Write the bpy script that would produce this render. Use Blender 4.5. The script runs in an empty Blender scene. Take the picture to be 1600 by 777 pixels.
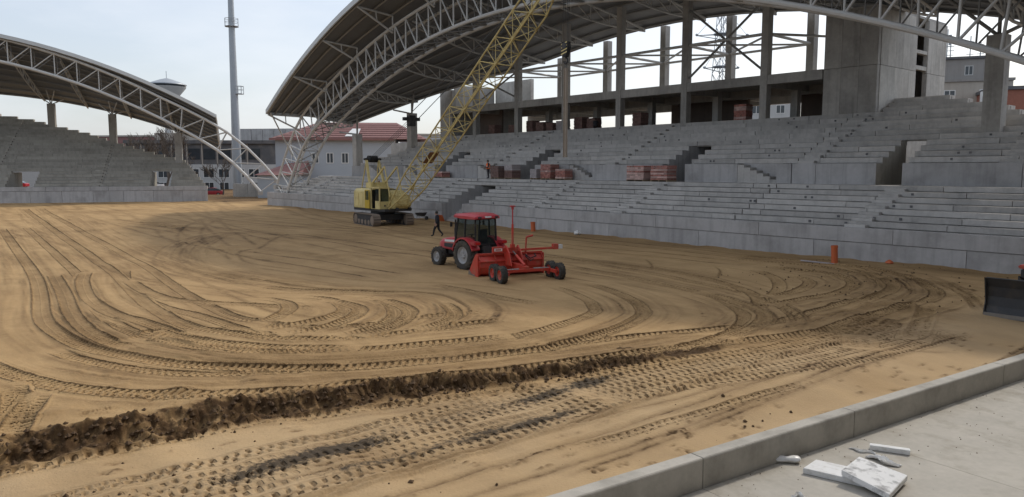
import bpy, bmesh, math, random
import numpy as np
from mathutils import Vector, Matrix

RAD = math.radians
scene = bpy.context.scene
COL = scene.collection
random.seed(7)
RNG = np.random.default_rng(11)

# ------------------------------------------------------------------ camera
cam_data = bpy.data.cameras.new("camera")
cam = bpy.data.objects.new("camera", cam_data)
COL.objects.link(cam)
cam.location = (0.0, 0.0, 4.8)
cam.rotation_euler = (RAD(90 - 6.07), 0.0, RAD(50.16))
cam_data.sensor_fit = 'HORIZONTAL'
cam_data.sensor_width = 36.0
cam_data.lens = 36.0 * 1180.0 / 1600.0
cam_data.clip_start = 0.1
cam_data.clip_end = 6000.0
scene.camera = cam

# ------------------------------------------------------------------ sky, sun, exposure
SUN_AZ = RAD(-8.0)      # from +Y towards +X
SUN_EL = RAD(44.0)
SUN_DIR = Vector((math.sin(SUN_AZ) * math.cos(SUN_EL), math.cos(SUN_AZ) * math.cos(SUN_EL), math.sin(SUN_EL)))

world = bpy.data.worlds.new("World")
scene.world = world
world.use_nodes = True
wn, wl = world.node_tree.nodes, world.node_tree.links
wn.clear()
w_out = wn.new("ShaderNodeOutputWorld")
w_bg = wn.new("ShaderNodeBackground")
w_sky = wn.new("ShaderNodeTexSky")
w_sky.sky_type = 'NISHITA'
w_sky.sun_disc = False
w_sky.sun_elevation = SUN_EL
w_sky.sun_rotation = SUN_AZ
w_sky.altitude = 200.0
w_sky.air_density = 1.0
w_sky.dust_density = 3.0
w_sky.ozone_density = 1.2
# thin veil of high cloud, a little uneven
w_tc = wn.new("ShaderNodeTexCoord")
w_map = wn.new("ShaderNodeMapping")
w_map.inputs["Scale"].default_value = (1.6, 1.6, 5.0)
w_noise = wn.new("ShaderNodeTexNoise")
w_noise.inputs["Scale"].default_value = 2.2
w_noise.inputs["Detail"].default_value = 6.0
w_noise.inputs["Roughness"].default_value = 0.55
w_ramp = wn.new("ShaderNodeValToRGB")
w_ramp.color_ramp.elements[0].position = 0.38
w_ramp.color_ramp.elements[0].color = (0.4, 0.4, 0.4, 1)
w_ramp.color_ramp.elements[1].position = 0.72
w_ramp.color_ramp.elements[1].color = (0.72, 0.72, 0.72, 1)
w_veil = wn.new("ShaderNodeMixRGB")
w_veil.inputs[2].default_value = (6.35, 6.6, 7.0, 1)
wl.new(w_tc.outputs["Generated"], w_map.inputs[0])
wl.new(w_map.outputs[0], w_noise.inputs["Vector"])
wl.new(w_noise.outputs["Fac"], w_ramp.inputs[0])
wl.new(w_ramp.outputs[0], w_veil.inputs[0])
wl.new(w_sky.outputs[0], w_veil.inputs[1])
wl.new(w_veil.outputs[0], w_bg.inputs["Color"])
w_bg.inputs["Strength"].default_value = 0.116
wl.new(w_bg.outputs[0], w_out.inputs[0])

sun_data = bpy.data.lights.new("sun", 'SUN')
sun_data.energy = 1.35
sun_data.angle = RAD(4.0)
sun_data.color = (1.0, 0.94, 0.84)
sun = bpy.data.objects.new("sun", sun_data)
COL.objects.link(sun)
sun.rotation_euler = SUN_DIR.to_track_quat('Z', 'Y').to_euler()
sun.location = (0, 40, 80)

scene.view_settings.view_transform = 'Standard'
scene.view_settings.look = 'None'
scene.view_settings.exposure = 0.40
scene.view_settings.gamma = 1.0
scene.view_settings.use_curve_mapping = False
scene.cycles.max_bounces = 5
scene.cycles.diffuse_bounces = 3
scene.cycles.glossy_bounces = 2
scene.cycles.transparent_max_bounces = 12


# ------------------------------------------------------------------ helpers: materials
def mat(name, col, rough=0.8, var=0.18, sc=0.8, bump=0.0, bsc=30.0, metal=0.0, rnd=0.12, streak=0.0, dirt=None, dirt_amt=0.5, dirt_sc=0.6, spec=0.5):
    m = bpy.data.materials.new(name)
    m.use_nodes = True
    nt = m.node_tree
    n, l = nt.nodes, nt.links
    b = n["Principled BSDF"]
    b.inputs["Roughness"].default_value = rough
    b.inputs["Metallic"].default_value = metal
    b.inputs["Specular IOR Level"].default_value = spec
    geo = n.new("ShaderNodeNewGeometry")
    oi = n.new("ShaderNodeObjectInfo")
    off = n.new("ShaderNodeVectorMath"); off.operation = 'MULTIPLY_ADD'
    cmb = n.new("ShaderNodeCombineXYZ")
    l.new(oi.outputs["Random"], cmb.inputs[0]); l.new(oi.outputs["Random"], cmb.inputs[1])
    l.new(cmb.outputs[0], off.inputs[0]); off.inputs[1].default_value = (37.0, 91.0, 0.0)
    l.new(geo.outputs["Position"], off.inputs[2])
    def noise(scale, detail, vec):
        t = n.new("ShaderNodeTexNoise")
        t.inputs["Scale"].default_value = scale
        t.inputs["Detail"].default_value = detail
        t.inputs["Roughness"].default_value = 0.6
        l.new(vec, t.inputs["Vector"])
        return t.outputs["Fac"]
    def math_(op, a, c, clamp=False):
        t = n.new("ShaderNodeMath"); t.operation = op; t.use_clamp = clamp
        for i, x in enumerate((a, c)):
            if isinstance(x, (int, float)): t.inputs[i].default_value = x
            else: l.new(x, t.inputs[i])
        return t.outputs[0]
    f1 = noise(sc, 5, off.outputs[0])
    f2 = noise(sc * 9.0, 3, off.outputs[0])
    v = math_('ADD', math_('MULTIPLY', math_('SUBTRACT', f1, 0.5), var * 2.4), math_('MULTIPLY', math_('SUBTRACT', f2, 0.5), var * 1.3))
    if rnd: v = math_('ADD', v, math_('MULTIPLY', math_('SUBTRACT', oi.outputs["Random"], 0.5), rnd * 2))
    if streak:
        mp = n.new("ShaderNodeMapping"); mp.inputs["Scale"].default_value = (1.0, 1.0, 0.07)
        l.new(off.outputs[0], mp.inputs[0])
        f3 = noise(2.6, 4, mp.outputs[0])
        v = math_('SUBTRACT', v, math_('MULTIPLY', math_('SUBTRACT', f3, 0.48, True), streak * 3.0))
    val = math_('ADD', v, 1.0)
    mul = n.new("ShaderNodeVectorMath"); mul.operation = 'SCALE'
    mul.inputs[0].default_value = col
    l.new(val, mul.inputs["Scale"])
    out = mul.outputs[0]
    if dirt:
        f4 = noise(dirt_sc, 6, off.outputs[0])
        r = n.new("ShaderNodeMapRange"); r.inputs[1].default_value = 0.5; r.inputs[2].default_value = 0.72
        r.inputs[3].default_value = 0.0; r.inputs[4].default_value = dirt_amt
        l.new(f4, r.inputs[0])
        mx = n.new("ShaderNodeMixRGB"); mx.inputs[2].default_value = (*dirt, 1)
        l.new(r.outputs[0], mx.inputs[0]); l.new(out, mx.inputs[1])
        out = mx.outputs[0]
    l.new(out, b.inputs["Base Color"])
    if bump:
        bp = n.new("ShaderNodeBump"); bp.inputs["Strength"].default_value = bump; bp.inputs["Distance"].default_value = 0.02
        l.new(noise(bsc, 4, geo.outputs["Position"]), bp.inputs["Height"])
        l.new(bp.outputs[0], b.inputs["Normal"])
    return m


def glass_mat(name, col, alpha):
    m = bpy.data.materials.new(name); m.use_nodes = True
    n, l = m.node_tree.nodes, m.node_tree.links
    b = n["Principled BSDF"]
    b.inputs["Base Color"].default_value = (*col, 1); b.inputs["Roughness"].default_value = 0.06
    t = n.new("ShaderNodeBsdfTransparent"); t.inputs[0].default_value = (0.75, 0.82, 0.8, 1)
    mx = n.new("ShaderNodeMixShader"); mx.inputs[0].default_value = alpha
    l.new(t.outputs[0], mx.inputs[1]); l.new(b.outputs[0], mx.inputs[2])
    l.new(mx.outputs[0], n["Material Output"].inputs[0])
    return m


M = {}
M['precast'] = mat("precast_concrete", (0.465, 0.445, 0.42), 0.88, 0.19, 0.7, 0.25, 25, rnd=0.13, streak=0.22, dirt=(0.16, 0.155, 0.15), dirt_amt=0.35, dirt_sc=1.1)
M['wall_panel'] = mat("wall_panel_concrete", (0.42, 0.41, 0.405), 0.85, 0.17, 0.6, 0.2, 20, rnd=0.08, streak=0.35, dirt=(0.14, 0.13, 0.12), dirt_amt=0.4, dirt_sc=0.55)
M['old_precast'] = mat("weathered_concrete", (0.33, 0.31, 0.27), 0.9, 0.2, 0.5, 0.2, 25, rnd=0.12, streak=0.3, dirt=(0.15, 0.135, 0.11), dirt_amt=0.5, dirt_sc=0.4)
M['cast'] = mat("cast_concrete", (0.40, 0.385, 0.36), 0.85, 0.3, 0.45, 0.2, 18, rnd=0.07, streak=0.35, dirt=(0.16, 0.155, 0.145), dirt_amt=0.5, dirt_sc=0.35)
M['cast_pale_lit'] = mat("pale_lit_cast_concrete", (0.5, 0.485, 0.45), 0.85, 0.3, 0.45, 0.2, 18, rnd=0.05, streak=0.3, dirt=(0.28, 0.265, 0.24), dirt_amt=0.5, dirt_sc=0.35)  # pale concrete, also the lit copy of cast for brighter-lit walls
M['kerb'] = mat("kerb_concrete", (0.47, 0.44, 0.385), 0.85, 0.16, 1.4, 0.35, 45, rnd=0.06, streak=0.12, dirt=(0.2, 0.18, 0.15), dirt_amt=0.5, dirt_sc=1.3)
M['paving'] = mat("paving_concrete", (0.44, 0.41, 0.355), 0.8, 0.2, 0.9, 0.25, 60, rnd=0.05, dirt=(0.25, 0.215, 0.16), dirt_amt=0.8, dirt_sc=1.1)
M['steel'] = mat("painted_steel", (0.53, 0.525, 0.505), 0.5, 0.1, 1.0, rnd=0.05)
M['steel_dark'] = mat("grey_primer_steel", (0.24, 0.235, 0.225), 0.6, 0.12, 1.0, rnd=0.06)
M['sheet'] = mat("roof_sheet", (0.155, 0.158, 0.163), 0.55, 0.1, 0.4, rnd=0.06)
M['fascia'] = mat("roof_fascia", (0.56, 0.58, 0.58), 0.5, 0.06, 0.5, rnd=0.04)
M['galv'] = mat("galvanised_steel", (0.36, 0.39, 0.42), 0.5, 0.12, 0.5, metal=0.3, rnd=0.04, streak=0.1)
M['yellow'] = mat("crane_yellow", (0.66, 0.535, 0.23), 0.55, 0.12, 1.2, rnd=0.06, dirt=(0.22, 0.15, 0.08), dirt_amt=0.45, dirt_sc=1.6)
M['yellow_deep'] = mat("door_yellow", (0.5, 0.34, 0.03), 0.55, 0.12, 1.2, dirt=(0.2, 0.13, 0.05), dirt_amt=0.4, dirt_sc=2)
M['boom'] = mat("boom_yellow", (0.62, 0.49, 0.2), 0.6, 0.15, 1.0, rnd=0.1, dirt=(0.2, 0.12, 0.06), dirt_amt=0.55, dirt_sc=1.3)
M['rust'] = mat("rusty_steel", (0.23, 0.12, 0.06), 0.85, 0.25, 2.0, rnd=0.08)
M['rust_brown'] = mat("brown_weathered_steel", (0.22, 0.17, 0.13), 0.85, 0.2, 2.0, rnd=0.08)
M['post'] = mat("weathered_post", (0.36, 0.30, 0.24), 0.8, 0.2, 2.0)
M['dark'] = mat("dark_metal", (0.035, 0.035, 0.038), 0.6, 0.25, 2.0, rnd=0.1, dirt=(0.12, 0.095, 0.065), dirt_amt=0.4, dirt_sc=2.2)
M['black'] = mat("black_rubber", (0.022, 0.022, 0.023), 0.8, 0.2, 3.0, rnd=0.05, dirt=(0.13, 0.10, 0.065), dirt_amt=0.45, dirt_sc=3.0)
M['tyre'] = mat("dusty_tyre", (0.05, 0.046, 0.04), 0.9, 0.25, 4.0, rnd=0.05, dirt=(0.17, 0.135, 0.09), dirt_amt=0.55, dirt_sc=3.5)
M['rim'] = mat("grey_rim", (0.36, 0.36, 0.36), 0.5, 0.1, 3.0, dirt=(0.2, 0.16, 0.11), dirt_amt=0.5, dirt_sc=3.5)
M['red'] = mat("tractor_red", (0.46, 0.035, 0.045), 0.42, 0.1, 1.0, rnd=0.05, dirt=(0.36, 0.22, 0.15), dirt_amt=0.55, dirt_sc=2.2)
M['red_orange'] = mat("implement_red", (0.52, 0.05, 0.03), 0.5, 0.14, 1.0, rnd=0.1, dirt=(0.3, 0.19, 0.12), dirt_amt=0.6, dirt_sc=2.2)
M['worn_steel'] = mat("worn_steel", (0.25, 0.23, 0.21), 0.45, 0.2, 2.0, metal=0.5, rnd=0.05)
M['white'] = mat("white_paint", (0.72, 0.72, 0.7), 0.5, 0.06, 1.0, rnd=0.03)
M['foam'] = mat("white_foam", (0.83, 0.83, 0.82), 0.9, 0.04, 3.0, 0.35, 160, rnd=0.02, dirt=(0.42, 0.39, 0.33), dirt_amt=0.5, dirt_sc=6.0)
M['foam_marked'] = mat("soiled_foam", (0.83, 0.83, 0.82), 0.9, 0.04, 3.0, 0.35, 160, rnd=0.0, dirt=(0.09, 0.085, 0.08), dirt_amt=0.9, dirt_sc=4.5)
M['plastic_film'] = mat("plastic_film", (0.78, 0.77, 0.74), 0.35, 0.1, 8.0, rnd=0.02)
M['orange'] = mat("orange_pipe", (0.58, 0.13, 0.04), 0.5, 0.1, 2.0, rnd=0.05, dirt=(0.3, 0.15, 0.08), dirt_amt=0.4, dirt_sc=4.0)
M['brick'] = mat("paver_red", (0.36, 0.15, 0.12), 0.9, 0.3, 6.0, rnd=0.35, dirt=(0.5, 0.4, 0.36), dirt_amt=0.6, dirt_sc=5.0)
M['brick_dark'] = mat("paver_brown", (0.17, 0.10, 0.085), 0.9, 0.25, 6.0, rnd=0.2, dirt=(0.3, 0.25, 0.22), dirt_amt=0.5, dirt_sc=5.0)
M['brick_pale'] = mat("paver_pink", (0.52, 0.36, 0.32), 0.9, 0.3, 6.0, rnd=0.3)
M['block_grey'] = mat("paver_grey", (0.40, 0.36, 0.36), 0.9, 0.2, 6.0, rnd=0.15)
M['wood'] = mat("pallet_wood", (0.30, 0.22, 0.14), 0.9, 0.2, 5.0, rnd=0.1)
M['red_brick_wall'] = mat("red_brick_wall", (0.32, 0.13, 0.09), 0.9, 0.2, 3.0, 0.3, 12, rnd=0.05)
M['roof_red'] = mat("red_tile_roof", (0.25, 0.125, 0.112), 0.7, 0.15, 1.5, rnd=0.05)
M['render_grey'] = mat("grey_render", (0.42, 0.455, 0.49), 0.9, 0.06, 0.4, rnd=0.02)
M['render_beige'] = mat("beige_render", (0.42, 0.38, 0.33), 0.9, 0.12, 0.4, rnd=0.02, streak=0.2)
M['render_slate'] = mat("slate_render", (0.29, 0.275, 0.26), 0.9, 0.1, 0.4, rnd=0.02, streak=0.2)
M['render_white'] = mat("white_render", (0.52, 0.52, 0.51), 0.9, 0.08, 0.4, rnd=0.02, streak=0.1)
M['render_dark'] = mat("dark_facade", (0.10, 0.10, 0.105), 0.6, 0.25, 0.7, rnd=0.05, dirt=(0.25, 0.22, 0.2), dirt_amt=0.5, dirt_sc=0.5)
M['stone'] = mat("rubble_stone", (0.34, 0.28, 0.22), 0.95, 0.35, 1.6, 0.4, 3.0, rnd=0.05, dirt=(0.2, 0.12, 0.09), dirt_amt=0.6, dirt_sc=1.5)
M['window_glass'] = mat("window_glass", (0.05, 0.06, 0.07), 0.12, 0.2, 0.8, rnd=0.3)
M['bark'] = mat("bark", (0.12, 0.10, 0.085), 0.95, 0.2, 3.0, rnd=0.05)
M['asphalt'] = mat("asphalt", (0.07, 0.07, 0.072), 0.9, 0.2, 0.3, rnd=0.0, dirt=(0.12, 0.11, 0.09), dirt_amt=0.6, dirt_sc=0.05)
M['car_red'] = mat("car_red", (0.42, 0.03, 0.04), 0.3, 0.04, 1.0)
M['car_white'] = mat("car_white", (0.7, 0.7, 0.7), 0.3, 0.04, 1.0)
M['lamp_red'] = mat("red_lens", (0.5, 0.02, 0.02), 0.2, 0.03, 1.0)
M['rope'] = mat("steel_rope", (0.06, 0.06, 0.06), 0.6, 0.1, 4.0)
M['interior'] = mat("unplastered_wall", (0.17, 0.135, 0.115), 0.95, 0.2, 0.6, rnd=0.1, streak=0.2)
M['glass'] = glass_mat("cab_glass", (0.02, 0.03, 0.03), 0.38)


# ------------------------------------------------------------------ helpers: meshes and objects
def rot_to(d):
    return Vector(d).normalized().to_track_quat('Z', 'Y')


class MB:
    def __init__(self):
        self.v, self.f, self.m = [], [], []

    def add(self, vs, fs, mi=0):
        o = len(self.v)
        self.v += [tuple(p) for p in vs]
        self.f += [tuple(i + o for i in f) for f in fs]
        self.m += [mi] * len(fs)
        return self

    def box(self, x0, x1, y0, y1, z0, z1, mi=0):
        vs = [(x, y, z) for z in (z0, z1) for y in (y0, y1) for x in (x0, x1)]
        return self.add(vs, [(0, 2, 3, 1), (4, 5, 7, 6), (0, 1, 5, 4), (2, 6, 7, 3), (0, 4, 6, 2), (1, 3, 7, 5)], mi)

    def obox(self, c, size, mtx=None, mi=0):
        c = Vector(c); mtx = mtx or Matrix.Identity(3)
        vs = [c + mtx @ Vector((sx * size[0] / 2, sy * size[1] / 2, sz * size[2] / 2)) for sz in (-1, 1) for sy in (-1, 1) for sx in (-1, 1)]
        return self.add(vs, [(0, 2, 3, 1), (4, 5, 7, 6), (0, 1, 5, 4), (2, 6, 7, 3), (0, 4, 6, 2), (1, 3, 7, 5)], mi)

    def beam(self, p, q, w, h, mi=0):
        p, q = Vector(p), Vector(q)
        d = q - p
        m = d.to_track_quat('Y', 'Z').to_matrix()
        return self.obox((p + q) / 2, (w, d.length, h), m, mi)

    def tube(self, p, q, r0, r1=None, n=8, mi=0):
        r1 = r0 if r1 is None else r1
        p, q = Vector(p), Vector(q)
        m = rot_to(q - p).to_matrix()
        vs = []
        for c, r in ((p, r0), (q, r1)):
            for i in range(n):
                a = 2 * math.pi * i / n
                vs.append(c + m @ Vector((math.cos(a) * r, math.sin(a) * r, 0)))
        fs = [(i, (i + 1) % n, n + (i + 1) % n, n + i) for i in range(n)]
        fs += [tuple(range(n - 1, -1, -1)), tuple(range(n, 2 * n))]
        return self.add(vs, fs, mi)

    def sweep(self, pts, r, n=6, mi=0):
        pts = [Vector(p) for p in pts]
        rs = r if isinstance(r, (list, tuple)) else [r] * len(pts)
        vs = []
        up = None
        for i, p in enumerate(pts):
            d = (pts[min(i + 1, len(pts) - 1)] - pts[max(i - 1, 0)]).normalized()
            if up is None:
                up = Vector((0, 0, 1)) if abs(d.z) < 0.9 else Vector((1, 0, 0))
            s = d.cross(up).normalized(); up = s.cross(d).normalized()
            for k in range(n):
                a = 2 * math.pi * k / n
                vs.append(p + (s * math.cos(a) + up * math.sin(a)) * rs[i])
        fs = []
        for i in range(len(pts) - 1):
            for k in range(n):
                a, b = i * n + k, i * n + (k + 1) % n
                fs.append((a, b, b + n, a + n))
        fs += [tuple(range(n - 1, -1, -1)), tuple((len(pts) - 1) * n + k for k in range(n))]
        return self.add(vs, fs, mi)

    def lathe(self, prof, n=16, o=(0, 0, 0), axis='Z', mi=0, cap=True):
        o = Vector(o); vs = []
        for r, h in prof:
            for i in range(n):
                a = 2 * math.pi * i / n
                x, y = r * math.cos(a), r * math.sin(a)
                vs.append(o + (Vector((x, y, h)) if axis == 'Z' else Vector((x, h, y)) if axis == 'Y' else Vector((h, x, y))))
        fs = []
        for j in range(len(prof) - 1):
            for i in range(n):
                a, b = j * n + i, j * n + (i + 1) % n
                fs.append((a, b, b + n, a + n))
        if cap: fs += [tuple(range(n - 1, -1, -1)), tuple((len(prof) - 1) * n + i for i in range(n))]
        return self.add(vs, fs, mi)

    def prism(self, poly, d0, d1, axis='X', mi=0):
        # poly: 2D outline; axis X -> (y,z), Y -> (x,z), Z -> (x,y)
        n = len(poly); vs = []
        for d in (d0, d1):
            for a, b in poly:
                vs.append((d, a, b) if axis == 'X' else (a, d, b) if axis == 'Y' else (a, b, d))
        fs = [(i, (i + 1) % n, n + (i + 1) % n, n + i) for i in range(n)]
        fs += [tuple(range(n - 1, -1, -1)), tuple(range(n, 2 * n))]
        return self.add(vs, fs, mi)

    def loft(self, secs, mi=0, closed=True):
        # secs: list of equally long rings
        n = len(secs[0]); vs = [p for s in secs for p in s]; fs = []
        for j in range(len(secs) - 1):
            for i in range(n if closed else n - 1):
                a, b = j * n + i, j * n + (i + 1) % n
                fs.append((a, b, b + n, a + n))
        if closed:
            fs += [tuple(range(n - 1, -1, -1)), tuple((len(secs) - 1) * n + i for i in range(n))]
        return self.add(vs, fs, mi)

    def build(self, name, mats, parent=None, smooth=False, bevel=0.0, loc=None):
        me = bpy.data.meshes.new(name)
        me.from_pydata(self.v, [], self.f)
        bm = bmesh.new(); bm.from_mesh(me)
        bmesh.ops.recalc_face_normals(bm, faces=bm.faces)
        if bevel:
            es = [e for e in bm.edges if len(e.link_faces) == 2 and e.calc_face_angle(0) > 0.6]
            bmesh.ops.bevel(bm, geom=es, offset=bevel, segments=2, affect='EDGES', clamp_overlap=True)
        bm.to_mesh(me); bm.free()
        for m_ in (mats if isinstance(mats, (list, tuple)) else [mats]):
            me.materials.append(M[m_] if isinstance(m_, str) else m_)
        if not bevel and any(self.m):
            me.polygons.foreach_set("material_index", self.m)
        if smooth:
            me.polygons.foreach_set("use_smooth", [True] * len(me.polygons))
            me.set_sharp_from_angle(angle=RAD(40))
        o = bpy.data.objects.new(name, me)
        COL.objects.link(o)
        if parent is not None: o.parent = parent
        if loc: o.location = loc
        return o


def thing(name, label, cat, loc=(0, 0, 0), rz=0.0, group=None):
    o = bpy.data.objects.new(name, None)
    COL.objects.link(o)
    o.empty_display_size = 0.3
    o.location = loc; o.rotation_euler = (0, 0, rz)
    o["label"] = label; o["category"] = cat
    if group: o["group"] = group
    return o


def tag(o, label, cat, group=None):
    o["label"] = label; o["category"] = cat
    if group: o["group"] = group
    return o


def structure(o):
    o["kind"] = "structure"
    return o


def stuff(o, label=None, cat=None):
    o["kind"] = "stuff"
    if label: o["label"] = label
    if cat: o["category"] = cat
    return o


_shared = {}
def shared_mesh(key, matname, fn):
    k = (key, matname)
    if k not in _shared:
        b = MB(); fn(b)
        me = bpy.data.meshes.new(key)
        me.from_pydata(b.v, [], b.f)
        me.materials.append(M[matname])
        if key == 'round_bar': me.polygons.foreach_set("use_smooth", [len(p.vertices) == 4 for p in me.polygons])
        me.validate()
        _shared[k] = me
    return _shared[k]


def piece(name, matname, parent, x0, x1, y0, y1, z0, z1, rz=0.0):
    me = shared_mesh('block', matname, lambda b: b.box(-.5, .5, -.5, .5, -.5, .5))
    o = bpy.data.objects.new(name, me)
    COL.objects.link(o)
    o.location = ((x0 + x1) / 2, (y0 + y1) / 2, (z0 + z1) / 2)
    o.scale = (x1 - x0, y1 - y0, z1 - z0)
    if rz: o.rotation_euler = (0, 0, rz)
    o.parent = parent
    return o


def bar(name, matname, parent, p, q, r):
    me = shared_mesh('round_bar', matname, lambda b: b.tube((0, 0, -.5), (0, 0, .5), 1.0, n=6))
    p, q = Vector(p), Vector(q)
    o = bpy.data.objects.new(name, me)
    COL.objects.link(o)
    o.location = (p + q) / 2
    o.rotation_mode = 'QUATERNION'
    o.rotation_quaternion = rot_to(q - p)
    o.scale = (r, r, (q - p).length)
    o.parent = parent
    return o


def copy_tree(o, parent=None):
    c = o.copy(); COL.objects.link(c); c.parent = parent
    for ch in list(o.children): copy_tree(ch, c)
    return c


# ------------------------------------------------------------------ ground: sand field with tyre tracks
def kerb_x(y):
    return -8.0 + (y - 7.55) * 0.103


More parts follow.
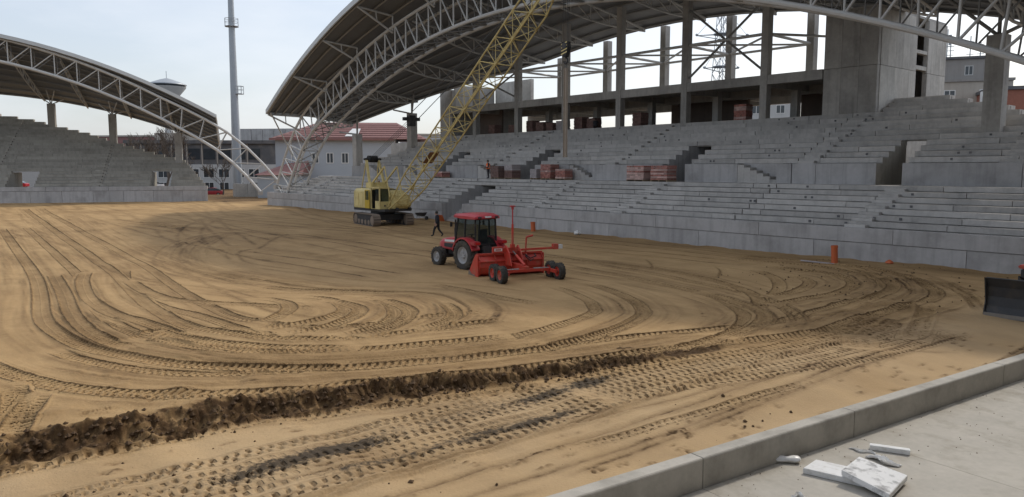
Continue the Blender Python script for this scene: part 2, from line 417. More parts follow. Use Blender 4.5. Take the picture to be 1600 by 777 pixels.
TRACKS = [
    ('w', [(-72.62,7.28),(-52.21,5.94),(-40.51,5.16),(-34.04,4.49),(-28.09,3.74),(-25.2,3.65),(-22.7,3.92),(-21.09,4.44),(-19.37,5.11),(-17.75,6.4),(-16.57,7.82),(-15.84,9.15),(-15.3,10.67),(-14.83,12.37),(-14.55,13.25),(-14.62,13.97),(-14.74,15.38),(-15.18,17.09),(-15.97,18.9),(-16.83,19.87),(-18.28,20.96),(-20.16,21.81),(-22.13,22.39)]),
    ('w', [(-105.05,12.99),(-67.78,10.14),(-48.9,8.84),(-38.89,8.12),(-33.6,7.53),(-28.84,7.02),(-25.53,6.82),(-23.64,6.92),(-22.5,7.3),(-20.95,7.96),(-19.86,8.76),(-19.09,9.69),(-18.68,10.81),(-18.54,12.18),(-18.46,13.72),(-18.01,15.03)]),
    ('f', [(-36.19,8.15),(-33.33,9.14),(-31.0,10.13),(-28.61,10.93),(-27.28,12.13),(-25.47,13.91)]),
    ('w', [(-35.49,7.99),(-31.24,7.77),(-28.46,8.14),(-25.69,9.79),(-23.85,11.36)]),
    ('w', [(-39.76,7.14),(-36.06,6.33),(-31.68,5.71),(-28.93,5.58),(-26.64,5.68),(-25.31,5.94),(-23.87,6.18),(-21.78,6.47),(-19.29,7.31),(-18.08,8.58),(-17.31,10.05),(-16.82,11.8),(-16.34,13.63)]),
    ('f', [(-56.57,21.78),(-54.87,18.09),(-49.01,14.56),(-43.29,12.38),(-38.77,11.37),(-35.16,11.52),(-32.26,12.35),(-29.56,14.12)]),
    ('f', [(-92.42,15.3),(-58.84,12.02),(-47.11,11.13),(-39.69,10.92),(-34.45,11.28),(-30.19,11.54)]),
    ('f', [(-45.04,17.3),(-43.31,15.69),(-40.12,14.64),(-37.39,14.34),(-34.04,15.17)]),
    ('f', [(-58.18,5.67),(-49.32,5.16),(-44.49,5.17)]),
    ('w', [(-39.89,5.85),(-32.8,5.12),(-28.7,4.63),(-25.75,4.42),(-23.4,4.52),(-21.75,4.91)]),
    ('f', [(-88.66,8.8),(-64.23,8.24),(-52.26,8.65),(-39.82,8.24),(-34.23,8.53)]),
    ('f', [(-116.37,16.36),(-83.03,15.55),(-58.75,14.8),(-45.43,14.94),(-37.09,15.39)]),
    ('f', [(-112.74,20.7),(-82.89,20.98),(-64.07,21.15),(-52.78,21.96),(-44.46,24.35)]),
    ('f', [(-115.94,26.63),(-92.75,28.22),(-71.23,29.7),(-58.23,31.93),(-44.81,31.51)]),
    ('w', [(-22.67,1.64),(-21.21,1.89),(-19.78,2.34),(-18.71,2.79),(-17.72,3.42),(-16.78,4.24),(-16.06,5.1),(-15.31,6.47),(-15.0,7.37),(-14.58,8.41),(-14.05,9.79),(-13.48,11.25),(-13.29,12.31),(-13.02,13.6),(-12.73,14.99),(-12.31,16.61),(-11.84,18.0),(-11.51,19.07),(-11.01,21.17),(-11.09,23.59),(-11.18,26.39),(-11.07,28.32),(-11.36,30.36),(-12.15,31.9),(-13.67,33.9),(-15.44,35.31),(-17.6,36.24),(-20.16,36.57),(-24.0,35.8)]),
    ('w', [(-19.87,1.97),(-18.17,1.85),(-16.44,1.53),(-15.49,1.32)]),
    ('w', [(-18.62,2.34),(-17.25,1.9),(-16.23,1.6),(-15.42,1.4)]),
    ('w', [(-22.63,4.97),(-23.04,5.51),(-23.56,5.98),(-22.87,6.15),(-21.44,6.59),(-20.18,7.31),(-19.06,8.09),(-17.61,9.45)]),
    ('w', [(-22.68,8.63),(-23.22,9.54),(-24.37,10.47),(-25.7,10.81),(-27.22,10.39)]),
    ('w', [(-21.77,8.27),(-21.92,10.04),(-22.31,11.19),(-23.16,11.93),(-25.03,12.31),(-26.65,11.8)]),
    ('w', [(-20.8,8.53),(-20.82,9.87),(-21.41,11.18),(-22.48,12.14),(-23.8,12.43),(-25.27,12.01)]),
    ('w', [(-19.44,9.73),(-19.75,11.15),(-20.79,12.45),(-22.47,13.38),(-23.83,13.74),(-25.2,13.53)]),
    ('w', [(-19.05,10.2),(-19.56,11.63),(-20.79,13.01),(-21.8,13.56),(-22.96,13.76),(-24.58,13.55)]),
    ('f', [(-20.19,9.04),(-20.34,10.68),(-21.1,12.08),(-22.27,13.0),(-23.93,13.62),(-25.36,13.35)]),
    ('f', [(-19.08,11.49),(-19.6,12.82),(-20.55,13.86),(-22.13,14.75),(-22.69,14.76)]),
    ('w', [(-18.88,11.96),(-18.99,13.04),(-19.85,14.14),(-21.23,14.86),(-22.35,15.17)]),
    ('f', [(-18.76,12.34),(-19.0,13.54),(-20.02,14.79),(-21.45,15.57),(-23.49,15.95),(-25.67,14.91),(-28.03,13.33),(-32.31,12.36),(-35.99,11.74)]),
    ('w', [(-30.23,11.56),(-28.32,12.55),(-25.98,14.14),(-24.48,15.15)]),
    ('f', [(-17.99,15.01),(-18.44,13.7),(-18.51,12.17),(-18.84,10.22)]),
    ('f', [(-43.94,16.88),(-52.46,22.56),(-47.38,23.42),(-38.24,23.71),(-31.58,23.5)]),
    ('f', [(-36.22,13.88),(-31.44,14.97),(-27.88,16.2),(-25.64,17.96),(-21.71,19.25)]),
    ('w', [(-26.21,17.27),(-23.31,17.33),(-20.81,17.36),(-19.4,17.71)]),
    ('w', [(-31.27,27.08),(-30.0,27.28),(-26.48,27.82),(-22.93,27.79),(-20.1,27.47),(-17.58,26.47),(-15.82,25.15),(-14.62,23.6),(-14.26,22.69)]),
    ('w', [(-26.52,25.56),(-22.79,25.12),(-19.79,24.59),(-17.7,24.21),(-15.83,23.3),(-14.26,21.93),(-13.31,20.7),(-12.61,19.06),(-12.35,17.36),(-12.39,15.83),(-12.67,14.01),(-13.2,12.02)]),
    ('w', [(-17.83,24.39),(-15.62,23.55),(-13.85,22.42),(-13.09,21.42),(-12.55,19.91),(-12.22,18.04)]),
    ('f', [(-21.85,31.15),(-20.5,29.73),(-19.24,27.65)]),
    ('w', [(-19.91,31.41),(-18.0,29.98),(-16.4,27.89),(-15.38,25.68),(-15.34,25.1)]),
    ('f', [(-15.38,27.68),(-15.29,25.15)]),
    ('f', [(-14.09,25.38),(-14.26,23.49)]),
    ('f', [(-26.71,33.93),(-22.79,33.42),(-20.09,33.26),(-18.14,32.56)]),
    ('f', [(-34.21,31.1),(-28.67,31.58),(-24.84,31.57),(-21.11,30.98),(-19.55,30.86)]),
    ('f', [(-25.95,30.85),(-23.79,28.83),(-22.63,27.17)]),
    ('w', [(-14.43,23.83),(-14.19,25.86),(-14.02,27.96),(-14.48,30.2),(-15.52,31.69),(-17.16,32.78),(-20.16,33.17)]),
    ('w', [(-15.38,25.37),(-15.27,27.12),(-15.86,29.29),(-16.81,30.56),(-17.91,30.97)]),
    ('w', [(-19.47,36.22),(-17.28,35.58),(-15.04,33.53),(-13.44,31.45),(-12.82,29.4),(-12.55,26.65)]),
    ('c', [(-10.97,28.55),(-10.05,25.99),(-9.33,23.78),(-8.82,22.11)]),
    ('c', [(-10.14,21.63),(-9.23,19.94)]),
    ('c', [(-9.17,28.54),(-10.41,31.01),(-11.97,33.2),(-13.02,34.68)]),
    ('f', [(-6.76,25.69),(-6.7,24.13),(-6.62,20.97),(-6.73,19.0),(-6.78,17.61)]),
    ('f', [(-6.6,25.13),(-6.56,23.63),(-6.49,20.58),(-6.56,18.73),(-6.62,17.3)]),
]
BANK = [(-16.4, -9.0), (-15.9, 0.0), (-15.6, 3.3), (-15.4, 5.8), (-14.6, 8.5), (-13.5, 11.3), (-12.5, 14.7), (-11.6, 17.8), (-11.1, 22.0), (-10.6, 29.0), (-10.3, 40.0)]
# crawler passes in the low strip, parallel to the kerb: x at y = 0, half width, pitch, depth
NEAR_PASSES = [(-13.05, 0.20, 0.21, 0.05), (-12.5, 0.25, 0.19, 0.042), (-11.95, 0.25, 0.2, 0.045), (-11.38, 0.25, 0.19, 0.04), (-10.85, 0.24, 0.2, 0.045)]


def value_noise(x, y, s, seed):
    x = x / s + seed * 17.31; y = y / s - seed * 9.73
    xi, yi = np.floor(x).astype(np.int64), np.floor(y).astype(np.int64)
    fx, fy = x - xi, y - yi
    fx = fx * fx * (3 - 2 * fx); fy = fy * fy * (3 - 2 * fy)
    def h(a, b):
        n = (a * 374761393 + b * 668265263 + seed * 974711) & 0x7fffffff
        n = ((n ^ (n >> 13)) * 1274126177) & 0x7fffffff
        return ((n ^ (n >> 16)) & 0xffff) / 65535.0
    return (h(xi, yi) * (1 - fx) + h(xi + 1, yi) * fx) * (1 - fy) + (h(xi, yi + 1) * (1 - fx) + h(xi + 1, yi + 1) * fx) * fy - 0.5


def fbm(x, y, s, seed, o=4):
    t = 0; a = 1.0
    for i in range(o):
        t = t + a * value_noise(x, y, s, seed + i); a *= 0.5; s *= 0.5
    return t


def smooth(a, b, x):
    t = np.clip((x - a) / (b - a), 0, 1)
    return t * t * (3 - 2 * t)


def resample(pts, ds):
    p = np.array(pts, float)
    out = []
    P = np.vstack([2 * p[0] - p[1], p, 2 * p[-1] - p[-2]])
    for i in range(1, len(P) - 2):
        n = max(2, int(np.linalg.norm(P[i + 1] - P[i]) / ds))
        t = np.linspace(0, 1, n, endpoint=False)[:, None]
        out.append(0.5 * (2 * P[i] + (P[i + 1] - P[i - 1]) * t + (2 * P[i - 1] - 5 * P[i] + 4 * P[i + 1] - P[i + 2]) * t ** 2 + (-P[i - 1] + 3 * P[i] - 3 * P[i + 1] + P[i + 2]) * t ** 3))
    out.append(p[-1:])
    return np.vstack(out)


def make_field():
    q = [-0.06]
    while q[-1] < 112: q.append(q[-1] + 0.036 + 0.0042 * max(0.0, q[-1] - 8.5))
    while q[-1] < 172: q.append(q[-1] + 2.0)
    q = np.array(q)
    y = np.concatenate([np.arange(-9, 0, 0.25), np.arange(0, 15, 0.032), np.arange(15, 39.2, 0.046), np.arange(39.5, 96, 1.5)])
    NQ, NY = len(q), len(y)
    Qg, Yg = np.meshgrid(q, y, indexing='ij')
    Xg = kerb_x(Yg) - Qg

    # signed distance to the bank (positive on the kerb side)
    bp = np.array(BANK)
    bx = np.interp(Yg, bp[:, 1], bp[:, 0])
    wob = 0.24 * fbm(Xg * 0 + Yg, Yg * 0 + 3.3, 1.1, 5, 3) + 0.17 * fbm(Xg, Yg, 0.32, 8, 4)
    bd = Xg - bx + wob
    bh = 0.35 * (1 - 0.9 * smooth(5.0, 18.5, Yg)) * (0.9 + 0.7 * fbm(Yg, Yg * 0, 2.2, 9, 3))
    bank_run = 0.54 - 0.34 * smooth(5.0, 12.0, Yg) + 0.35 * fbm(Yg, Yg * 0 + 7, 1.7, 12, 3)
    base = -bh * smooth(-0.04, np.maximum(bank_run, 0.16), bd)
    # the low strip rises again towards the kerb
    base = base + np.where(bd > 0, (0.16 * (1 - smooth(13, 24, Yg))) * smooth(1.0, 6.5, bd), 0) - 0.16 * smooth(16, 26, Yg) * smooth(0, 5, bd)
    # loose lip on the upper edge and crumbled soil on the face and at the foot
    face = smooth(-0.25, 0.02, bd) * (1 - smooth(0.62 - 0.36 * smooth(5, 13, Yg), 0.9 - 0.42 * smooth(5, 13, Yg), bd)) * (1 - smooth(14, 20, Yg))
    base += face * (0.17 * fbm(Xg, Yg, 0.3, 21, 4) + 0.14 * np.maximum(fbm(Xg, Yg, 0.15, 31, 2), 0))
    base += 0.02 * np.exp(-((bd + 0.22) / 0.16) ** 2) * (1 - smooth(16, 22, Yg))
    # vertical cleat marks left in the cut
    sb = np.cumsum(np.ones(NY)) * 0
    cle = (np.abs(((Yg * 1.02) / 0.31) % 1.0 - 0.5) < 0.13) & (bd > 0.05) & (bd < 0.5) & (Yg < 16)
    base += np.where(cle, 0.045, 0) * smooth(9.0, 6.0, Yg)
    # undulation and mounds
    und = 0.10 * fbm(Xg, Yg, 9.0, 2, 3) + 0.03 * fbm(Xg, Yg, 2.2, 3, 3) + 0.009 * fbm(Xg, Yg, 0.5, 4, 3)
    und *= smooth(-0.2, 2.0, Qg) * (0.25 + 0.75 * smooth(1.0, 4.0, np.abs(bd)))
    base = base + und
    rough = np.zeros_like(base)
    for (cx, cy, rx, ry, amt) in [(-66, 18, 9, 2.2, .11), (-47, 15, 6, 2.0, .08), (-38, 19, 4, 1.5, .07), (-18.5, 15.5, 2.2, 1.3, .05), (-10.3, 24, 1.6, 3.0, .10), (-12.2, 27, 2.2, 2.4, .08), (-14, 33, 3.5, 2.5, .10), (-19.0, 3.6, 1.6, 0.5, .10), (-16.6, 5.2, .7, 1.6, .08), (-16.8, 2.0, .5, 1.1, .06), (-10.0, 19.5, 1.0, 2.2, .07)]:
        rough += amt * np.exp(-((Xg - cx) / rx) ** 2 - ((Yg - cy) / ry) ** 2)
    lum = fbm(Xg, Yg, 0.8, 41, 4)
    base += rough * (0.4 + 1.8 * np.maximum(lum, -0.2))
    # loosened soil heap at the foot of the walls
    base += 0.11 * smooth(38.0, 38.8, Yg) * (0.4 + fbm(Xg, Yg, 1.4, 15, 3)) * (1 - smooth(39.2, 41, Yg)) * smooth(-99, -96, Xg)

    T = np.zeros_like(base)
    moist_shade = np.zeros_like(base)
    AT = {k: np.zeros_like(base) for k in ('trk_s', 'trk_l', 'trk_k', 'trk_m')}
    lugfade = 1 - smooth(10.0, 20.0, Qg).ravel()
    fine_px = np.clip(12.0 / np.maximum(np.hypot(Xg, Yg), 1.0), 0.25, 1.0)

    def stamp(pts, w, depth, kind, pitch, lug, closed=False):
        c = resample(pts, 0.03)
        d = np.gradient(c, axis=0); ln = np.hypot(d[:, 0], d[:, 1]) + 1e-9
        nx, ny = -d[:, 1] / ln, d[:, 0] / ln
        s = np.concatenate([[0], np.cumsum(np.hypot(*np.diff(c, axis=0).T))])
        W = max(w * 1.55, 0.6) if kind == 'f' else w * 1.55
        ls = np.arange(-W, W + 0.001, 0.026)
        px = (c[:, 0][:, None] + nx[:, None] * ls).ravel(); py = (c[:, 1][:, None] + ny[:, None] * ls).ravel()
        sv = np.repeat(s, len(ls)); lv = np.tile(ls, len(s))
        qq = kerb_x(py) - px
        i = np.searchsorted(q, qq); j = np.searchsorted(y, py)
        ok = (i > 0) & (i < NQ) & (j > 0) & (j < NY)
        i, j, sv, lv = i[ok], j[ok], sv[ok], lv[ok]
        i = np.where(np.abs(q[i - 1] - qq[ok]) < np.abs(q[i] - qq[ok]), i - 1, i)
        j = np.where(np.abs(y[j - 1] - py[ok]) < np.abs(y[j] - py[ok]), j - 1, j)
        flat = i * NY + j
        uq, first = np.unique(flat, return_index=True)
        sv, lv = sv[first], lv[first]
        a = np.abs(lv) / w
        fade = 0.75 + 0.5 * value_noise(sv, sv * 0 + pitch * 50, 4.0, 77)
        end = smooth(0, 1.2, sv) * smooth(0, 1.2, s[-1] - sv)
        h = np.where(a < 1, -depth * (1 - a ** 6), 0) + depth * 0.75 * np.exp(-((a - 1.16) / 0.14) ** 2)
        if kind == 'w':
            ph = (sv / pitch + np.where(lv > 0, 0.5, 0.0) - a * 0.55) % 1.0
            h += np.where((a < 1.02) & (a > 0.08), np.where(ph < 0.42, -lug, lug * 0.55), 0) * lugfade[uq]
        elif kind in 'cn':
            ph = (sv / pitch + np.where(lv > 0, 0.5, 0.0) + 0.06 * value_noise(sv, lv * 4, 0.5, 66)) % 1.0
            hole = (np.abs(lv / w - 0.52) < 0.3) | (np.abs(lv / w + 0.52) < 0.3)
            h += lugfade[uq] * np.where(a < 1.0, np.where(ph < 0.34, np.where(hole, -lug * 1.3, -lug * 0.25), lug * 0.4), 0)
        elif kind == 'f':
            h = depth * np.exp(-((lv + 0.1) / 0.05) ** 2) - depth * 0.8 * np.exp(-((lv) / 0.06) ** 2) + 0.5 * depth * np.exp(-((lv - 0.16) / 0.05) ** 2)
        if kind == 'n': h *= np.clip(0.8 + 1.1 * value_noise(sv, lv * 0 + w * 91 + pitch * 777, 3.5, 123) + 0.7 * value_noise(sv, lv * 2, 0.7, 124), 0.05, 1.15)
        sd = (len(pts) * 13 + int(abs(pts[0][0]) * 10)) % 97
        if kind == 'g':
            st = value_noise(lv * 1.0, sv * 0.02, 0.16, 200 + sd) + 0.6 * value_noise(lv, sv * 0.05, 0.07, 300 + sd)
            h = 0.035 * st * smooth(1.0, 0.8, a)
        h = h * fade * end
        qv = Qg.ravel()[uq]; dqv = 0.036 + 0.0042 * np.maximum(0, qv - 8.5)
        lwid = np.sqrt(0.075 ** 2 + (0.8 * dqv) ** 2)
        Tf, Mf = T.ravel(), moist_shade.ravel()
        inside = a < 1.02
        if kind == 'g':
            Tf[uq] = Tf[uq] * 0.5 + h
            Mf[uq] = np.clip(Mf[uq] * 0.7 + end * smooth(1.0, 0.85, a) * (0.16 + 0.55 * st + 0.25 * value_noise(sv, lv, 2.5, 91)), 0, 0.6)
        elif kind == 'f':
            Tf[uq] = Tf[uq] + h * (1 - smooth(18, 40, qv))
            Mf[uq] = np.maximum(Mf[uq], end * 0.85 * (0.075 / lwid) ** 0.6 * np.exp(-((lv + 0.03) / lwid) ** 2) * (0.8 + 0.6 * value_noise(sv, lv * 3, 1.3, 88)))
        else:
            Tf[uq] = np.where(inside, h + 0.25 * Tf[uq], Tf[uq] + h)
            Mf[uq] = np.maximum(Mf[uq] * 0.8, end * np.where(a < 1.2, (0.08 if kind == 'w' else 0.12) + 0.34 * value_noise(sv, lv * 3, 0.9, 88), 0))
            ki = 1.0 if kind == 'w' else 2.0
            for nm, val in (('trk_s', sv), ('trk_l', lv / w), ('trk_k', np.full_like(sv, ki)), ('trk_m', end * np.clip(fade, 0, 1) * smooth(1.5, 1.3, a))):
                AT[nm].ravel()[uq] = val

    # faint older passes first
    r = random.Random(5)
    for k in range(46):
        x0, y0 = r.uniform(-105, -20), r.uniform(8, 36)
        a = r.uniform(-0.25, 0.25) 
        L = r.uniform(10, 40); cv = r.uniform(-0.012, 0.012)
        pts = []
        for t in np.linspace(0, L, 9):
            pts.append((x0, y0)); x0 -= math.cos(a) * L / 8; y0 += math.sin(a) * L / 8; a += cv * L / 8
        stamp(pts, 0.2, 0.022, 'f', 0.3, 0.01)
        stamp([(px, py + 1.6) for px, py in pts], 0.2, 0.022, 'f', 0.3, 0.01)
    for kind, pts in TRACKS:
        if kind in 'wf' and len(pts) > 5: stamp(pts, 1.5, 0.03, 'g', 0.3, 0.01)
    for kind, pts in TRACKS:
        if kind == 'f': stamp(pts, 0.2, 0.05, 'f', 0.3, 0.01)
    for kind, pts in TRACKS:
        if kind == 'w':
            L_ = sum(math.dist(a, b) for a, b in zip(pts[:-1], pts[1:]))
            if L_ > 22:
                c_ = np.array(pts); d_ = np.gradient(c_, axis=0); d_ /= np.linalg.norm(d_, axis=1)[:, None] + 1e-9
                for off in (1.62,):
                    o_ = c_ + np.stack([-d_[:, 1], d_[:, 0]], 1) * off
                    o_ = [tuple(v) for v in o_ if np.interp(v[1], bp[:, 1], bp[:, 0]) - v[0] > 0.35]
                    if len(o_) > 3: stamp(o_, 0.22, 0.03, 'w', 0.19, 0.028)
                for k_ in range(5):
                    off = r.uniform(-1.4, 3.0)
                    o_ = c_ + np.stack([-d_[:, 1], d_[:, 0]], 1) * off
                    i0 = r.randrange(0, max(1, len(o_) // 3)); i1 = len(o_) - r.randrange(0, max(1, len(o_) // 3))
                    o_ = [tuple(v) for v in o_[i0:i1] if np.interp(v[1], bp[:, 1], bp[:, 0]) - v[0] > 0.3]
                    if len(o_) > 3: stamp(o_, 0.2, r.uniform(0.02, 0.035), 'f', 0.3, 0.01)
    for kind, pts in TRACKS:
        if kind == 'w': stamp(pts, 0.25, 0.045, 'w', 0.19, 0.042)
    def strip_line(x0, lo, hi, amp=0.08):
        out_ = []
        for t in np.arange(lo, hi, 0.7):
            x = x0 + 0.018 * t + amp * math.sin(t * 0.31 + x0 * 3)
            if x > np.interp(t, bp[:, 1], bp[:, 0]) + 0.75: out_.append((x, t))
        return out_
    stamp([(np.interp(t, bp[:, 1], bp[:, 0]) + 0.9 + 0.05 * math.sin(t), t) for t in np.arange(-4, 19, 0.7)], 0.2, 0.05, 'n', 0.22, 0.06)
    for x0, w, pitch, dep in NEAR_PASSES:
        stamp(strip_line(x0, -4, 27), w, dep * 0.5, 'n', pitch, dep * 1.3)
    for off in (0.55, 1.05, 1.6, 2.15, 2.7):
        stamp([(np.interp(t, bp[:, 1], bp[:, 0]) + off + 0.07 * math.sin(t * .5 + off * 9), t) for t in np.arange(11.5, 25.5, 0.7)], 0.24, 0.02, 'n', 0.2, 0.05)
    stamp(strip_line(-10.45, -4, 22, 0.05), 0.2, 0.085, 'f', 0.3, 0.01)
    stamp(strip_line(-9.6, 2, 20, 0.1), 0.1, 0.03, 'f', 0.3, 0.01)
    stamp(strip_line(-9.05, 3, 24, 0.14), 0.1, 0.022, 'f', 0.3, 0.01)
    stamp(strip_line(-8.75, 8, 25, 0.05), 0.1, 0.026, 'f', 0.3, 0.01)
    for k in range(14):      # short scuffs and boot marks
        x0, y0, a0 = r.uniform(-10.2, -7.6), r.uniform(4, 24), r.uniform(0.9, 2.0)
        stamp([(x0 + math.cos(a0) * t, y0 + math.sin(a0) * t) for t in np.linspace(0, r.uniform(0.6, 2.2), 4)], 0.08, 0.03, 'f', 0.3, 0.01)
    for kind, pts in TRACKS:
        if kind == 'c': stamp(pts, 0.3, 0.05, 'c', 0.2, 0.05)
    # foot-of-kerb rut and a few scrapes in the near strip
    stamp([(kerb_x(t) - 2.1 - 0.4 * math.sin(t * .2), t) for t in np.arange(2, 22, 1.0)], 0.09, 0.03, 'f', .3, .01)
    stamp([(kerb_x(t) - 1.45, t) for t in np.arange(9, 17, 0.8)], 0.12, 0.04, 'c', .11, .03)
    stamp([(kerb_x(t) - 3.3 + .05 * t, t) for t in np.arange(1, 15, 1.0)], 0.06, 0.025, 'f', .3, .01)

    z = base + T
    # churned crumbs
    churn = np.clip(face * 1.2 + rough * 7, 0, 1)
    z += (0.010 + 0.045 * churn) * fine_px * np.maximum(value_noise(Xg, Yg, 0.13, 51) - 0.12, 0) * 2
    z += 0.006 * fine_px * value_noise(Xg, Yg, 0.09, 52)
    # sand stays inside the kerb
    kz = smooth(2.2, 0.25, Qg); z = z * (1 - kz) + kz * (-0.20 - 0.02 * value_noise(Xg, Yg, 0.4, 3) + 0.35 * T)
    moist_shade = np.clip(moist_shade + face * (1.0 + 0.9 * fbm(Xg, Yg, 0.4, 66, 4)) + rough * 4.0 * (0.4 + lum) + 0.5 * np.maximum(fbm(Xg, Yg, 5.0, 61, 4) - 0.1, 0) + (0.1 + 0.5 * np.maximum(fbm(Xg * 0.5, Yg, 3.0, 63, 4) + 0.1, 0)) * np.exp(-((Xg + 50) / 34) ** 2 - ((Yg - 22) / 11) ** 2) + 0.10 * smooth(0.5, 2.0, bd) * (0.6 + fbm(Xg, Yg, 1.5, 64, 3)) + 0.5 * smooth(-108, -113, Xg) * smooth(34, 40, Yg) + 0.3 * smooth(36.5, 38.5, Yg), 0, 1)  # damp soil, with bank-face and mid-field shade put into the same tone
    for k in range(230):     # crumbs and small damp spots in the strip
        cy = r.uniform(1.5, 25); cx = kerb_x(cy) - 0.15 - abs(r.gauss(0, 1.7)) if k % 3 else r.uniform(-15, -9)
        rx, ry = r.uniform(0.03, 0.09), r.uniform(0.05, 0.2)
        i0, i1 = np.searchsorted(q, [kerb_x(cy) - cx - 0.4, kerb_x(cy) - cx + 0.4]); j0, j1 = np.searchsorted(y, [cy - 0.5, cy + 0.5])
        X_, Y_ = Xg[i0:i1, j0:j1], Yg[i0:i1, j0:j1]
        g_ = np.exp(-((X_ - cx) / rx) ** 2 - ((Y_ - cy) / ry) ** 2) * (0.6 + 1.6 * value_noise(X_, Y_, 0.06, 400))
        moist_shade[i0:i1, j0:j1] = np.clip(moist_shade[i0:i1, j0:j1] + 0.75 * np.clip(g_, 0, 1), 0, 1)
        z[i0:i1, j0:j1] += r.choice((-0.03, 0.035)) * np.clip(g_, 0, 1)
    # dark organic soil dragged along the strip
    def strip_x(x0, amp=0.08): return x0 + 0.018 * Yg + amp * np.sin(Yg * 0.31 + x0 * 3)
    bl = np.exp(-((Xg - strip_x(-12.2)) / 0.34) ** 2) * smooth(2.5, 5.0, Yg) * (1 - smooth(12, 15.5, Yg)) * (0.75 + 0.9 * fbm(Xg * 2, Yg, 1.6, 71, 3))
    bl += 0.85 * np.exp(-((Xg - strip_x(-11.1)) / 0.26) ** 2) * smooth(3.5, 6, Yg) * (1 - smooth(9, 12.5, Yg)) * (0.7 + 0.9 * fbm(Xg * 2, Yg, 1.3, 73, 3))
    bl = np.clip(bl, 0, 1)
    z += 0.05 * bl * np.maximum(value_noise(Xg, Yg, 0.12, 53), 0)

    me = bpy.data.meshes.new("field")
    nv = NQ * NY
    co = np.stack([Xg.ravel(), Yg.ravel(), z.ravel()], 1).astype(np.float32)
    ii, jj = np.meshgrid(np.arange(NQ - 1), np.arange(NY - 1), indexing='ij')
    a = (ii * NY + jj).ravel()
    faces = np.stack([a, a + 1, a + NY + 1, a + NY], 1).astype(np.int32)
    me.vertices.add(nv); me.vertices.foreach_set("co", co.ravel())
    me.loops.add(faces.size); me.loops.foreach_set("vertex_index", faces.ravel())
    me.polygons.add(len(faces)); me.polygons.foreach_set("loop_start", np.arange(0, faces.size, 4, dtype=np.int32))
    me.polygons.foreach_set("use_smooth", np.ones(len(faces), bool))
    me.update()
    for nm, arr in [("moist_shade", moist_shade), ("black_soil", bl), ("strip", smooth(0.4, 1.6, bd) * (0.75 + 0.5 * fbm(Xg, Yg, 1.8, 65, 3)))] + list(AT.items()):
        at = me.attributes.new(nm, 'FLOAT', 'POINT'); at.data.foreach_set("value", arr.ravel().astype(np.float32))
    if me.polygons[0].normal.z < 0: me.flip_normals()
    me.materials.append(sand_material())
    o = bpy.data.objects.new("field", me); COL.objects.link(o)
    structure(o)
    ground_h = (q, y, z)
    return ground_h


